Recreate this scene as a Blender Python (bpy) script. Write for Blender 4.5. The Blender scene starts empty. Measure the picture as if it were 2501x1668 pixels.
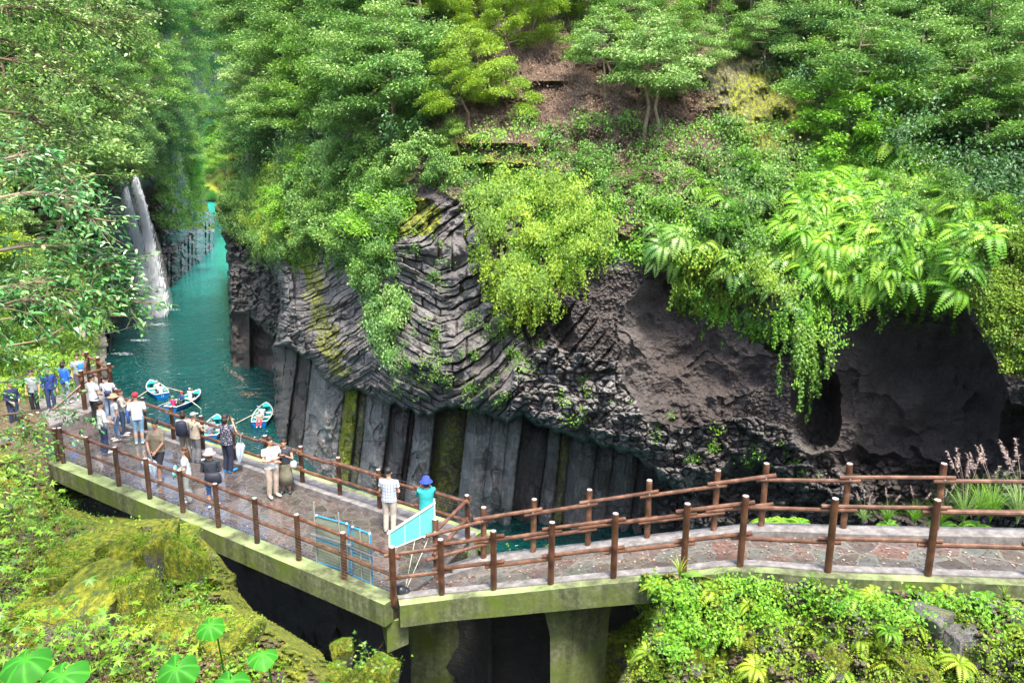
import bpy, math, random
import numpy as np
from mathutils import Matrix, Vector
random.seed(7)
RNG = np.random.default_rng(11)
S = bpy.context.scene
COL = S.collection
# ------------------------------------------------------------------ camera
F = 1900.0; W0, H0 = 2501.0, 1668.0; CZ = 8.7
PITCH = math.radians(12.9); ROLL = math.radians(0.45)
fw = np.array([0, math.cos(PITCH), -math.sin(PITCH)]); r0 = np.array([1., 0, 0]); u0 = np.cross(r0, fw)
rt = r0 * math.cos(ROLL) + u0 * math.sin(ROLL); up = u0 * math.cos(ROLL) - r0 * math.sin(ROLL)
CAM = np.array([0, 0, CZ])
def ray(px, py):
    px = np.asarray(px, float)[..., None]; py = np.asarray(py, float)[..., None]
    return fw + rt * (px - W0 / 2) / F - up * (py - H0 / 2) / F
def atY(px, py, Y):
    d = ray(px, py); Y = np.asarray(Y, float)[..., None]
    return CAM + d * (Y / d[..., 1:2])
def atZ(px, py, z):
    d = ray(px, py); z = np.asarray(z, float)[..., None]
    return CAM + d * ((z - CZ) / d[..., 2:3])
def proj(p):
    v = np.asarray(p, float) - CAM; t = v @ fw
    return W0 / 2 + F * (v @ rt) / t, H0 / 2 - F * (v @ up) / t
cd = bpy.data.cameras.new('camera'); cam = bpy.data.objects.new('camera', cd); COL.objects.link(cam)
cd.sensor_width = 36; cd.lens = F / W0 * 36; cd.clip_start = 0.1; cd.clip_end = 3000
M = Matrix.Identity(4)
for i in range(3):
    M[i][0] = rt[i]; M[i][1] = up[i]; M[i][2] = -fw[i]; M[i][3] = CAM[i]
cam.matrix_world = M; S.camera = cam
# ------------------------------------------------------------------ light
w = bpy.data.worlds.new('World'); S.world = w; w.use_nodes = True
nt = w.node_tree; bg = nt.nodes['Background']; sk = nt.nodes.new('ShaderNodeTexSky')
sk.sky_type = 'NISHITA'; sk.sun_disc = False; SEL, SAZ = math.radians(64), math.radians(158)
sk.sun_elevation = SEL; sk.sun_rotation = SAZ; sk.air_density = 1.0; sk.dust_density = 3.0; sk.ozone_density = 1.0
nt.links.new(sk.outputs[0], bg.inputs[0]); bg.inputs[1].default_value = 0.15
sl = bpy.data.lights.new('sun', 'SUN'); sl.energy = 2.3; sl.angle = math.radians(12); sl.color = (1.0, .94, .82)
so = bpy.data.objects.new('sun', sl); COL.objects.link(so)
sd = Vector((math.sin(SAZ) * math.cos(SEL), math.cos(SAZ) * math.cos(SEL), math.sin(SEL)))
so.rotation_euler = sd.to_track_quat('Z', 'Y').to_euler(); so.location = (0, 0, 60)
S.view_settings.view_transform = 'Standard'; S.view_settings.look = 'None'; S.view_settings.gamma = 1
S.view_settings.exposure = 1.85
S.cycles.max_bounces = 5; S.cycles.diffuse_bounces = 3; S.cycles.glossy_bounces = 2; S.cycles.transmission_bounces = 3
S.cycles.transparent_max_bounces = 8; S.cycles.caustics_reflective = False; S.cycles.caustics_refractive = False
try:
    S.cycles.use_denoising = True; S.cycles.denoising_prefilter = 'ACCURATE'
except Exception: pass
# ------------------------------------------------------------------ noise
def _h(ix, iy, s):
    n = (ix.astype(np.int64) * 374761393 + iy.astype(np.int64) * 668265263 + s * 1442695041) & 0xffffffff
    n = ((n ^ (n >> 13)) * 1274126177) & 0xffffffff
    n = ((n ^ (n >> 16)) * 2246822519) & 0xffffffff
    return ((n ^ (n >> 15)) & 0xffffff) / float(0xffffff)
def vn(x, y, s=0):
    ix = np.floor(x); iy = np.floor(y); fx = x - ix; fy = y - iy
    fx = fx * fx * (3 - 2 * fx); fy = fy * fy * (3 - 2 * fy)
    a = _h(ix, iy, s); b = _h(ix + 1, iy, s); c = _h(ix, iy + 1, s); d = _h(ix + 1, iy + 1, s)
    return (a + (b - a) * fx) * (1 - fy) + (c + (d - c) * fx) * fy
def fbm(x, y, s=0, o=4):
    t = 0; a = .5; n = 0
    for k in range(o):
        t = t + a * vn(x * 2**k + 17.3 * k, y * 2**k - 9.1 * k, s + k); n += a; a *= .5
    return t / n
def worley(x, y, s=0):
    ix = np.floor(x); iy = np.floor(y); f1 = np.full(x.shape, 9.); f2 = f1.copy(); cid = np.zeros(x.shape)
    for dx in (-1, 0, 1):
        for dy in (-1, 0, 1):
            cx = ix + dx; cy = iy + dy
            d = np.hypot(cx + _h(cx, cy, s) - x, cy + _h(cx, cy, s + 5) - y)
            m = d < f1
            f2 = np.where(m, f1, np.minimum(f2, d)); cid = np.where(m, _h(cx, cy, s + 9), cid); f1 = np.where(m, d, f1)
    return f1, f2, cid
def crom(xk, v, x):
    """Catmull-Rom through table v (k, ...) at knots xk, evaluated at x"""
    xk = np.asarray(xk, float); v = np.asarray(v, float); x = np.clip(x, xk[0], xk[-1])
    i = np.clip(np.searchsorted(xk, x, side='right') - 1, 0, len(xk) - 2)
    h = xk[i + 1] - xk[i]; t = (x - xk[i]) / h
    def g(j): return v[np.clip(j, 0, len(xk) - 1)]
    def kx(j): return xk[np.clip(j, 0, len(xk) - 1)]
    sh = (slice(None),) + (None,) * (v.ndim - 1)
    m0 = (g(i + 1) - g(i - 1)) / np.maximum(kx(i + 1) - kx(i - 1), 1e-6)[sh] * h[sh]
    m1 = (g(i + 2) - g(i)) / np.maximum(kx(i + 2) - kx(i), 1e-6)[sh] * h[sh]
    t = t[sh]; t2 = t * t; t3 = t2 * t
    return (2*t3 - 3*t2 + 1) * g(i) + (t3 - 2*t2 + t) * m0 + (-2*t3 + 3*t2) * g(i + 1) + (t3 - t2) * m1
def table(pxk, pyk, T, PX, PY):
    """T rows=py cols=px, PX 1-d, PY 1-d -> (len(PY),len(PX))"""
    a = crom(pxk, np.asarray(T, float).T, PX)      # (npx, nrow)
    return crom(pyk, a.T, PY)
def sstep(a, b, x):
    t = np.clip((x - a) / (b - a), 0, 1); return t * t * (3 - 2 * t)
def inpoly(px, py, poly):
    poly = np.asarray(poly, float); c = np.zeros(np.shape(px), bool); n = len(poly)
    for i in range(n):
        x1, y1 = poly[i]; x2, y2 = poly[(i + 1) % n]
        if y1 == y2: continue
        m = ((y1 > py) != (y2 > py)) & (px < (x2 - x1) * (py - y1) / (y2 - y1) + x1)
        c ^= m
    return c
def wpoly(px, py, poly, amp=18, sc=40, s=3):
    return inpoly(px + (fbm(px / sc, py / sc, s, 3) - .5) * 2 * amp, py + (fbm(px / sc + 50, py / sc, s + 7, 3) - .5) * 2 * amp, poly)
# ------------------------------------------------------------------ mesh building
class MB:
    def __init__(s): s.v = []; s.f = []; s.t = []; s.n = 0
    def add(s, V, Fc, tint=None):
        V = np.asarray(V, float).reshape(-1, 3); Fc = np.asarray(Fc, int)
        s.v.append(V); s.f.append(Fc + s.n); s.n += len(V)
        s.t.append(np.full(len(V), .5) if tint is None else np.broadcast_to(np.asarray(tint, float), (len(V),)))
    def build(s, name, mat=None, parent=None, smooth=False, loc=None, attrs=None, tint=False):
        me = bpy.data.meshes.new(name)
        V = np.concatenate(s.v) if s.v else np.zeros((0, 3))
        loops = []; sizes = []
        for f in s.f:
            if f.ndim == 1: loops.append(f); sizes.append([len(f)])
            elif len(f): loops.append(f.ravel()); sizes.append(np.full(len(f), f.shape[1]))
        L = np.concatenate(loops).astype(np.int32); Z = np.concatenate(sizes).astype(np.int32)
        me.vertices.add(len(V)); me.vertices.foreach_set('co', V.astype(np.float32).ravel())
        me.loops.add(len(L)); me.loops.foreach_set('vertex_index', L)
        me.polygons.add(len(Z)); st = np.concatenate([[0], np.cumsum(Z)[:-1]]).astype(np.int32)
        me.polygons.foreach_set('loop_start', st); me.polygons.foreach_set('loop_total', Z)
        me.polygons.foreach_set('use_smooth', np.full(len(Z), bool(smooth)))
        me.update(calc_edges=True)
        if tint:
            a = me.attributes.new('tint', 'FLOAT', 'POINT'); a.data.foreach_set('value', np.concatenate(s.t).astype(np.float32))
        for k, val in (attrs or {}).items():
            a = me.attributes.new(k, 'FLOAT', 'POINT'); a.data.foreach_set('value', np.asarray(val, np.float32).ravel())
        if mat: me.materials.append(mat)
        o = bpy.data.objects.new(name, me); COL.objects.link(o)
        if parent: o.parent = parent
        if loc is not None: o.location = loc
        return o
def tag(o, label=None, cat=None, group=None, kind=None):
    if label: o['label'] = label
    if cat: o['category'] = cat
    if group: o['group'] = group
    if kind: o['kind'] = kind
    return o
def empty(name, loc=(0, 0, 0), rz=0, label=None, cat=None, group=None):
    o = bpy.data.objects.new(name, None); COL.objects.link(o); o.location = loc; o.rotation_euler = (0, 0, rz); o.empty_display_size = .2
    return tag(o, label, cat, group)
def copy_tree(o, parent=None):
    c = o.copy(); COL.objects.link(c)
    if parent: c.parent = parent
    for ch in KIDS.get(o.name, []): copy_tree(ch, c)
    return c
KIDS = {}
def kids(o): KIDS[o.name] = [x for x in COL.objects if x.parent == o]; return o
def tube(mb, P, R, n=7, cap=True, tint=None, flat=None):
    P = np.asarray(P, float); R = np.broadcast_to(np.asarray(R, float), (len(P),)); m = len(P)
    T = np.gradient(P, axis=0); T /= np.linalg.norm(T, axis=1)[:, None] + 1e-9
    a = np.array([0, 0, 1.]) if abs(T[0][2]) < .9 else np.array([1., 0, 0])
    U = np.cross(T, a); U /= np.linalg.norm(U, axis=1)[:, None] + 1e-9; Vv = np.cross(T, U)
    th = np.arange(n) * 2 * math.pi / n
    ring = P[:, None] + R[:, None, None] * (np.cos(th)[None, :, None] * U[:, None] + np.sin(th)[None, :, None] * Vv[:, None])
    i = np.arange(m - 1)[:, None] * n; j = np.arange(n)[None]; k = (j + 1) % n
    Q = np.stack([i + j, i + k, i + n + k, i + n + j], -1).reshape(-1, 4)
    mb.add(ring, Q, tint)
    if cap:
        b = mb.n - m * n
        mb.f.append(np.arange(b, b + n)); mb.f.append(np.arange(b + (m - 1) * n, b + m * n)[::-1])
def ell(mb, c, r, nu=12, nv=8, rot=None, tint=None):
    """closed ellipsoid"""
    th = np.linspace(0, math.pi, nv + 1)[1:-1]; ph = np.arange(nu) * 2 * math.pi / nu
    V = np.stack([np.sin(th)[:, None] * np.cos(ph), np.sin(th)[:, None] * np.sin(ph), np.broadcast_to(np.cos(th)[:, None], (nv - 1, nu))], -1).reshape(-1, 3)
    V = np.concatenate([V, [[0, 0, 1], [0, 0, -1]]]) * np.asarray(r)
    if rot is not None: V = V @ np.asarray(rot).T
    V = V + np.asarray(c); i = np.arange(nv - 2)[:, None] * nu; j = np.arange(nu)[None]; k = (j + 1) % nu
    Q = np.stack([i + j, i + nu + j, i + nu + k, i + k], -1).reshape(-1, 4)
    b = mb.n; mb.add(V, Q, tint); t = b + (nv - 1) * nu; j = np.arange(nu); k = (j + 1) % nu; l = b + (nv - 2) * nu
    mb.f.append(np.stack([np.full(nu, t), b + j, b + k], 1)); mb.f.append(np.stack([np.full(nu, t + 1), l + k, l + j], 1))
def box(mb, c, s, rot=None, tint=None):
    V = np.array([[x, y, z] for z in (-.5, .5) for x, y in ((-.5, -.5), (.5, -.5), (.5, .5), (-.5, .5))]) * np.asarray(s, float)
    if rot is not None: V = V @ np.asarray(rot).T
    mb.add(V + np.asarray(c), [[3, 2, 1, 0], [4, 5, 6, 7], [0, 1, 5, 4], [1, 2, 6, 5], [2, 3, 7, 6], [3, 0, 4, 7]], tint)
def rotz(a): c, s = math.cos(a), math.sin(a); return np.array([[c, -s, 0], [s, c, 0], [0, 0, 1.]])
def prism(mb, poly, z0, z1, tint=None):
    """extruded polygon, poly = (n,2) ccw; z0,z1 scalars or arrays"""
    p = np.asarray(poly, float); n = len(p)
    a = np.column_stack([p, np.broadcast_to(z0, (n,))]); b = np.column_stack([p, np.broadcast_to(z1, (n,))])
    base = mb.n; j = np.arange(n); k = (j + 1) % n
    mb.add(np.concatenate([a, b]), np.stack([j, k, n + k, n + j], 1), tint)
    mb.f.append(np.arange(base, base + n)[::-1]); mb.f.append(np.arange(base + n, base + 2 * n))
def grid_surf(name, PX, PY, Y, mat, attrs=None, cut=None, kind='structure', smooth=True):
    PXg, PYg = np.meshgrid(PX, PY); P = atY(PXg, PYg, Y); nr, nc = PXg.shape
    i = np.arange(nr - 1)[:, None] * nc; j = np.arange(nc - 1)[None]
    Q = np.stack([i + j, i + nc + j, i + nc + j + 1, i + j + 1], -1).reshape(-1, 4)
    if cut is not None: Q = Q[~cut[:-1, :-1].ravel()]
    mb = MB(); mb.add(P, Q); o = mb.build(name, mat, smooth=smooth, attrs=attrs); o['kind'] = kind
    return o, P
class Surf:
    def __init__(s, PX, PY, P): s.px = np.asarray(PX); s.py = np.asarray(PY); s.P = P
    def at(s, px, py):
        px = np.asarray(px, float); py = np.asarray(py, float)
        i = np.clip(np.searchsorted(s.px, px) - 1, 0, len(s.px) - 2); j = np.clip(np.searchsorted(s.py, py) - 1, 0, len(s.py) - 2)
        a = np.clip((px - s.px[i]) / (s.px[i + 1] - s.px[i]), 0, 1)[..., None]; b = np.clip((py - s.py[j]) / (s.py[j + 1] - s.py[j]), 0, 1)[..., None]
        P = s.P; return (P[j, i] * (1 - a) + P[j, i + 1] * a) * (1 - b) + (P[j + 1, i] * (1 - a) + P[j + 1, i + 1] * a) * b
# ------------------------------------------------------------------ materials
def newmat(name):
    m = bpy.data.materials.new(name); m.use_nodes = True; t = m.node_tree; return m, t, t.nodes['Principled BSDF']
def N(t, k, **kw):
    n = t.nodes.new(k)
    for a, b in kw.items():
        if a.startswith('i_'): n.inputs[int(a[2:]) if a[2:].isdigit() else a[2:].replace('_', ' ')].default_value = b
        else: setattr(n, a, b)
    return n
def ramp(t, fac, stops):
    r = N(t, 'ShaderNodeValToRGB'); t.links.new(fac, r.inputs[0]); e = r.color_ramp.elements
    while len(e) < len(stops): e.new(.5)
    for k, (p, c) in enumerate(stops): e[k].position = p; e[k].color = (*c, 1) if len(c) == 3 else c
    return r.outputs[0]
def mix(t, f, a, b, bt='MIX'):
    m = N(t, 'ShaderNodeMix', data_type='RGBA', blend_type=bt)
    for s, v in ((0, f), (6, a), (7, b)):
        if isinstance(v, (int, float)): m.inputs[s].default_value = v
        elif isinstance(v, tuple): m.inputs[s].default_value = (*v, 1)
        else: t.links.new(v, m.inputs[s])
    return m.outputs[2]
def mth(t, op, a, b=None, c=None, clamp=False):
    m = N(t, 'ShaderNodeMath', operation=op, use_clamp=clamp)
    for k, v in enumerate((a, b, c)):
        if v is None: continue
        if isinstance(v, (int, float)): m.inputs[k].default_value = v
        else: t.links.new(v, m.inputs[k])
    return m.outputs[0]
def noise(t, scale, det=3, rough=.55, vec=None, dist=0):
    n = N(t, 'ShaderNodeTexNoise'); n.inputs['Scale'].default_value = scale; n.inputs['Detail'].default_value = det
    n.inputs['Roughness'].default_value = rough; n.inputs['Distortion'].default_value = dist
    if vec is not None: t.links.new(vec, n.inputs['Vector'])
    return n.outputs[0]
def objco(t, scale=(1, 1, 1), geo=False):
    c = N(t, 'ShaderNodeNewGeometry').outputs['Position'] if geo else N(t, 'ShaderNodeTexCoord').outputs['Object']
    m = N(t, 'ShaderNodeMapping'); t.links.new(c, m.inputs[0]); m.inputs['Scale'].default_value = scale; return m.outputs[0]
def bump(t, b, h, strength=.5, dist=.05):
    n = N(t, 'ShaderNodeBump'); n.inputs['Strength'].default_value = strength; n.inputs['Distance'].default_value = dist
    t.links.new(h, n.inputs['Height']); t.links.new(n.outputs[0], b.inputs['Normal']); return n
def attr(t, name): return N(t, 'ShaderNodeAttribute', attribute_name=name).outputs['Fac']
MATS = {}
def plain(name, c, rough=.6, var=.25, metal=0, sc=6., spec=.4, bmp=.15):
    if name in MATS: return MATS[name]
    m, t, b = newmat(name); v = objco(t)
    n = noise(t, sc, 4, .6, v)
    c = tuple(c); d = tuple(x * (1 - var) for x in c); e = tuple(min(1, x * (1 + var * .6)) for x in c)
    t.links.new(ramp(t, n, [(.3, d), (.7, e)]), b.inputs['Base Color'])
    b.inputs['Roughness'].default_value = rough; b.inputs['Metallic'].default_value = metal; b.inputs['Specular IOR Level'].default_value = spec
    if bmp: bump(t, b, noise(t, sc * 6, 3, .6, v), bmp, .01)
    MATS[name] = m; return m
def leafmat(name, cs, rough=.45, tr=.3, spec=.5):
    """cs: dark, mid, light, accent leaf colours"""
    m, t, b = newmat(name)
    a = attr(t, 'tint'); oi = N(t, 'ShaderNodeObjectInfo').outputs['Random']
    big = noise(t, .35, 2, .5, objco(t, geo=True))
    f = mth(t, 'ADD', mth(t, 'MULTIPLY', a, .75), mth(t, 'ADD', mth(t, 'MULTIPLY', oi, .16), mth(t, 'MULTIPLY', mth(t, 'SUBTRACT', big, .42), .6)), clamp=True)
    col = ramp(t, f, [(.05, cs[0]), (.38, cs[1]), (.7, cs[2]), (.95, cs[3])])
    t.links.new(col, b.inputs['Base Color']); b.inputs['Roughness'].default_value = rough; b.inputs['Specular IOR Level'].default_value = spec
    tl = N(t, 'ShaderNodeBsdfTranslucent'); t.links.new(mix(t, .5, col, (.5, .7, .1), 'MULTIPLY'), tl.inputs[0]); t.links.new(col, tl.inputs[0])
    mx = N(t, 'ShaderNodeMixShader'); mx.inputs[0].default_value = tr
    t.links.new(b.outputs[0], mx.inputs[1]); t.links.new(tl.outputs[0], mx.inputs[2])
    t.links.new(mx.outputs[0], t.nodes['Material Output'].inputs[0]); MATS[name] = m; return m
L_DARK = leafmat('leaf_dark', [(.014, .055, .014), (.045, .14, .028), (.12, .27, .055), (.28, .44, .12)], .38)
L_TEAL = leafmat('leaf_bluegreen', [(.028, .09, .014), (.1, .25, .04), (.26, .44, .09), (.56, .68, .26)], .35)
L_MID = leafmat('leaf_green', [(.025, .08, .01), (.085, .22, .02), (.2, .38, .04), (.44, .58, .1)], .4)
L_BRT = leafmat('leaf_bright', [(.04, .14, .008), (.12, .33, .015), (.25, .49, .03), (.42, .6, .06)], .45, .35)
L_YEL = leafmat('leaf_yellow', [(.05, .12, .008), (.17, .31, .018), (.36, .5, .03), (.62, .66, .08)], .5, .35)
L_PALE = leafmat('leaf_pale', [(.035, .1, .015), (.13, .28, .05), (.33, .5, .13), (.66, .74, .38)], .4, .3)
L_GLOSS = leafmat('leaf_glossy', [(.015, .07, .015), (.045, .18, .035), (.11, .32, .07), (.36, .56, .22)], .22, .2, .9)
L_LIT = leafmat('leaf_litter', [(.06, .035, .022), (.15, .09, .06), (.3, .2, .14), (.55, .43, .33)], .7, .1)
BARK = plain('bark', (.11, .075, .045), .85, .5, sc=3, bmp=.6)
BARKP = plain('bark_pale', (.26, .2, .13), .85, .4, sc=3, bmp=.6)
def rockmat(name, base, mossy=1.):
    m, t, b = newmat(name); v = objco(t)
    moss, lit, tone = attr(t, 'moss'), attr(t, 'litter'), attr(t, 'tone')
    n1 = noise(t, .9, 5, .6, v); n2 = noise(t, 6, 5, .65, v); n3 = noise(t, 24, 3, .6, v)
    vs = objco(t, (1, 1, .12)); streak = noise(t, 3.2, 4, .6, vs)
    k = mth(t, 'ADD', mth(t, 'MULTIPLY', n1, .35), mth(t, 'ADD', mth(t, 'MULTIPLY', n2, .35), mth(t, 'MULTIPLY', streak, .3)))
    d = tuple(x * .45 for x in base)
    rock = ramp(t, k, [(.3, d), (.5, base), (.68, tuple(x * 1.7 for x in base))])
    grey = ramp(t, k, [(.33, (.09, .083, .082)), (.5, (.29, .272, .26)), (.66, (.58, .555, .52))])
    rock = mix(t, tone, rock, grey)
    lich = ramp(t, n3, [(.58, (0, 0, 0)), (.66, (1, 1, 1))]); lich2 = mth(t, 'MULTIPLY', lich, mth(t, 'MULTIPLY', tone, .55))
    rock = mix(t, lich2, rock, (.52, .53, .48))
    mc = ramp(t, n2, [(.3, (.04, .065, .006)), (.46, (.14, .18, .01)), (.6, (.34, .35, .02)), (.75, (.52, .48, .03))])
    mf = mth(t, 'MULTIPLY', mth(t, 'SUBTRACT', mth(t, 'ADD', moss, mth(t, 'MULTIPLY', n2, .9)), .72), 4., clamp=True)
    col = mix(t, mf, rock, mc)
    lc = ramp(t, noise(t, 14, 4, .7, v), [(.35, (.05, .03, .022)), (.5, (.14, .09, .06)), (.65, (.32, .23, .17))])
    lf = mth(t, 'MULTIPLY', mth(t, 'SUBTRACT', mth(t, 'ADD', lit, mth(t, 'MULTIPLY', n2, .6)), .6), 4., clamp=True)
    col = mix(t, lf, col, lc)
    t.links.new(col, b.inputs['Base Color'])
    t.links.new(ramp(t, mf, [(0, (.5, .5, .5)), (1, (.95, .95, .95))]), b.inputs['Roughness'])
    b.inputs['Specular IOR Level'].default_value = .45
    bump(t, b, mth(t, 'ADD', n2, mth(t, 'ADD', mth(t, 'MULTIPLY', n3, .5), mth(t, 'MULTIPLY', noise(t, 70, 2, .6, v), .3))), .9, .12)
    MATS[name] = m; return m
ROCK = rockmat('basalt', (.066, .05, .045)); EARTH = rockmat('hill_earth', (.09, .07, .05))
# ------------------------------------------------------------------ main cliff and hillside across the gorge
PX = np.concatenate([np.arange(560, 640, 5.), np.arange(640, 1320, 2.0), np.arange(1320, 2560, 2.7), np.arange(2560, 3200, 12.)])
PY = np.concatenate([np.arange(-130, 380, 8.), np.arange(380, 1290, 2.1), np.arange(1300, 1620, 10.)])
pk = [560, 670, 800, 1000, 1250, 1600, 2000, 2500, 3200]
qk = [-420, 0, 200, 400, 550, 700, 850, 1000, 1250, 1620]
T = [[125, 108, 96, 84, 78, 76, 74, 72, 70],
     [90, 76, 66, 58, 54, 52, 50, 48, 46],
     [78, 66, 57, 48, 46.5, 45, 43, 41, 39],
     [68, 58, 50, 43.5, 41, 39, 37, 35, 33],
     [64, 54, 46.5, 40.3, 37.5, 36, 34, 32, 30],
     [62, 51.5, 45, 38.8, 36, 35, 33, 31, 29],
     [62, 50.8, 43.8, 38, 35.5, 34, 32.6, 30.5, 28.5],
     [62, 50.8, 44, 38.6, 36, 33.6, 32, 30, 28],
     [62, 50.8, 44.5, 39.5, 37.5, 35, 32, 30, 28],
     [62, 50.8, 44.5, 39.5, 37.5, 35, 32, 30, 28]]
Y = table(pk, qk, T, PX, PY)
gx, gy = np.meshgrid(PX, PY)
wx = gx + (fbm(gx / 60, gy / 60, 1, 3) - .5) * 14; wy = gy + (fbm(gx / 60, gy / 60, 31, 3) - .5) * 14
# broad relief
Y += (fbm(gx / 260, gy / 200, 4, 3) - .5) * 5.0 * sstep(500, 250, gy) + (fbm(gx / 120, gy / 120, 5, 3) - .5) * 1.6
# --- overhang edge
yb_x = [560, 670, 700, 749, 781, 835, 928, 971, 1047, 1090, 1177, 1242, 1274, 1330, 1399, 1458, 1530, 1587, 1640, 1800, 3200]
yb_y = [840, 845, 835, 872, 915, 943, 967, 988, 1016, 990, 1003, 1028, 1006, 1040, 1060, 1076, 1098, 1141, 1190, 1230, 1230]
yb = np.interp(gx + (fbm(gx / 14, gy / 14, 77, 2) - .5) * 14, yb_x, yb_y) + (vn(gx / 17, gy * 0, 8) - .5) * 16
below = sstep(-3, 5, gy - yb)
deep = np.interp(gx, [560, 700, 1000, 1250, 1330, 1500, 1590, 1700, 3200], [.8, .9, 1.5, 2.3, 3.6, 4.0, 3.0, 1.2, .8])
dgap = np.interp(gx, [560, 1200, 1330, 1590, 3200], [26, 34, 80, 90, 60])
rec = below * deep * (.35 + .65 * np.exp(-np.maximum(gy - yb, 0) / dgap))
# bulge rounding just above the edge
up_ = np.maximum(yb - gy, 0)
bul = -1.5 * np.exp(-((up_ - 60) / 90.)**2) * (1 - below) * sstep(1900, 1500, gx)
# --- lower columns: polygonal shafts
uc = gx + .112 * (gy - 1100) + (fbm(gx / 90, gy / 150, 21, 2) - .5) * 10
CL = [(560, .3, .4), (640, .3, .2), (672, .4, .1), (700, .2, .55), (738, .95, -.35), (827, .6, .0), (860, .3, .8), (881, .95, -.45), (941, .3, .25), (990, .1, 1.3), (1003, .85, -.15), (1057, .15, 1.1), (1133, .95, -.7), (1192, .85, -.6), (1236, 1., -.5), (1269, .2, .55), (1334, .9, .15), (1366, .3, .6), (1392, .75, -.1), (1458, .6, .35), (1500, .65, .1), (1560, .5, .55), (1604, .6, 0), (1670, .3, .3), (1730, .3, .1)]
CL += [(1790 + 55 * k, .3 + .3 * (k % 3 == 0), .3 * (k % 2)) for k in range(26)]
edges = [c[0] for c in CL]; e = np.asarray(edges, float); ctn = np.array([c[1] for c in CL]); cof = np.array([c[2] for c in CL])
WK = [13, 14]
ci = np.clip(np.searchsorted(edges, uc) - 1, 0, len(edges) - 2)
cu = (uc - e[ci]) / (e[ci + 1] - e[ci]); crn = _h(ci, ci * 0, 5); crn2 = _h(ci, ci * 0 + 3, 6)
prof = np.minimum(1, np.minimum(np.where(np.isin(ci, WK), cu + .12, cu), np.where(np.isin(ci + 1, WK), 1.12 - cu, 1 - cu)) * (e[ci + 1] - e[ci]) / 3.0)
fct = .25 + crn2 * .5; uc_n = worley(gx / 26, gy / 48, 73); colrel = -prof * .22 + cof[ci] * .85 + np.where(cu < fct, (fct - cu) / fct * .55, (cu - fct) / (1 - fct) * .35) * (e[ci + 1] - e[ci]) / 40
colrel += np.where(np.floor((gy + crn * 300) / (90 + crn2 * 160)) % 2 > 0, -.1, .0) + (fbm(gx / 5, gy / 70, 71, 3) - .5) * .14 + (fbm(gx / 14, gy / 22, 72, 4) - .5) * .3 * np.where(crn > .5, 1.6, .6) + (uc_n[2] > .82) * .22 * (uc_n[1] - uc_n[0] > .08) + (uc_n[2] < .1) * -.16
lowmask = below * sstep(1720, 1620, gx)
# --- curved columns
Zx = [560, 740, 800, 860, 905, 960, 1020, 1075, 1110, 1170, 1220, 1265, 1320, 1500]
Zy = [120, 95, 72, 32, 0, 42, 80, 108, 104, 72, 28, -22, -70, -120]
Zc = np.interp(wx, Zx, Zy)
topf = sstep(650, 560, gy)
Zc = Zc * (1 - topf) + topf * (-(wx - 1075) * .72 + 60)
s_ = wy - Zc
def logs(s, w, along, L, seed, amp):
    k = np.floor(s / w); p = s / w - k
    along2 = along / L + _h(k, k * 0, seed) * 9; q = np.floor(along2); ja = along2 - q
    rr = _h(k, q, seed + 1); r1 = _h(k, k * 0, seed + 2)
    jt = np.minimum(1, np.minimum(ja, 1 - ja) * L / 3.)
    prof = np.minimum(1, p * 5) * (1 - .25 * p) * (p < .93)
    return -amp * (prof * (.4 + .6 * jt) + (rr - .5) * 1.3 + (r1 - .5) * .7), p
mF2 = sstep(985, 945, wx) * sstep(690, 745, wx); mF1 = sstep(945, 985, wx) * sstep(1110, 1075, wx); mF3 = sstep(1075, 1110, wx) * sstep(1300, 1262, wx)
nz = (fbm(gx / 45, gy / 45, 91, 3) - .5)
ss = s_ + nz * 14 + (vn(s_ / 34, gx / 300, 66) - .5) * 26; amv = .45 + 1.1 * fbm(gx / 50, gy / 40, 67, 3)
l1, _ = logs(ss, 13., gx, 34, 100, .3); l2, _ = logs(ss, 19., gx, 46, 200, .5); l3, _ = logs(ss, 31., gx, 95, 300, .75)
fan = (l1 * mF2 + l2 * mF1 + l3 * mF3) * amv + (fbm(gx / 40, gy / 34, 68, 4) - .5) * 1.1
fanmask = (1 - below) * sstep(470, 520, gy + (gx < 940) * -90) * sstep(700, 745, gx) * sstep(1310, 1265, gx)
# rubble: bulge of broken column ends on the right of the fan and left margin
f1, f2, cid = worley(wx / 22, wy / 15, 40); g1, g2, cid2 = worley(wx / 60, wy / 42, 60)
rub = -(np.minimum(1, (f2 - f1) * 3.5) * .38 + (cid - .5) * .75 + (cid2 - .5) * .9 + np.minimum(1, (g2 - g1) * 4) * .25)
rubm = wpoly(gx, gy, [(1262, 880), (1330, 850), (1440, 870), (1560, 900), (1660, 960), (1780, 1010), (1950, 1050), (2080, 1120), (2500, 1150), (3200, 1150), (3200, 1300), (560, 1300), (1240, 1030)], 14)
rubm2 = wpoly(gx, gy, [(560, 500), (700, 620), (745, 860), (730, 900), (560, 900)], 10)
f3_, f4_, cid3 = worley(wx / 11, wy / 8, 44)
fine = -(np.minimum(1, (f4_ - f3_) * 3) * .16 + (cid3 - .5) * .28)
rmask = np.clip(rubm * (1 - below * (gx < 1600)) + rubm2 * (1 - below), 0, 1)
far_low = sstep(1500, 1800, gx)
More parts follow.
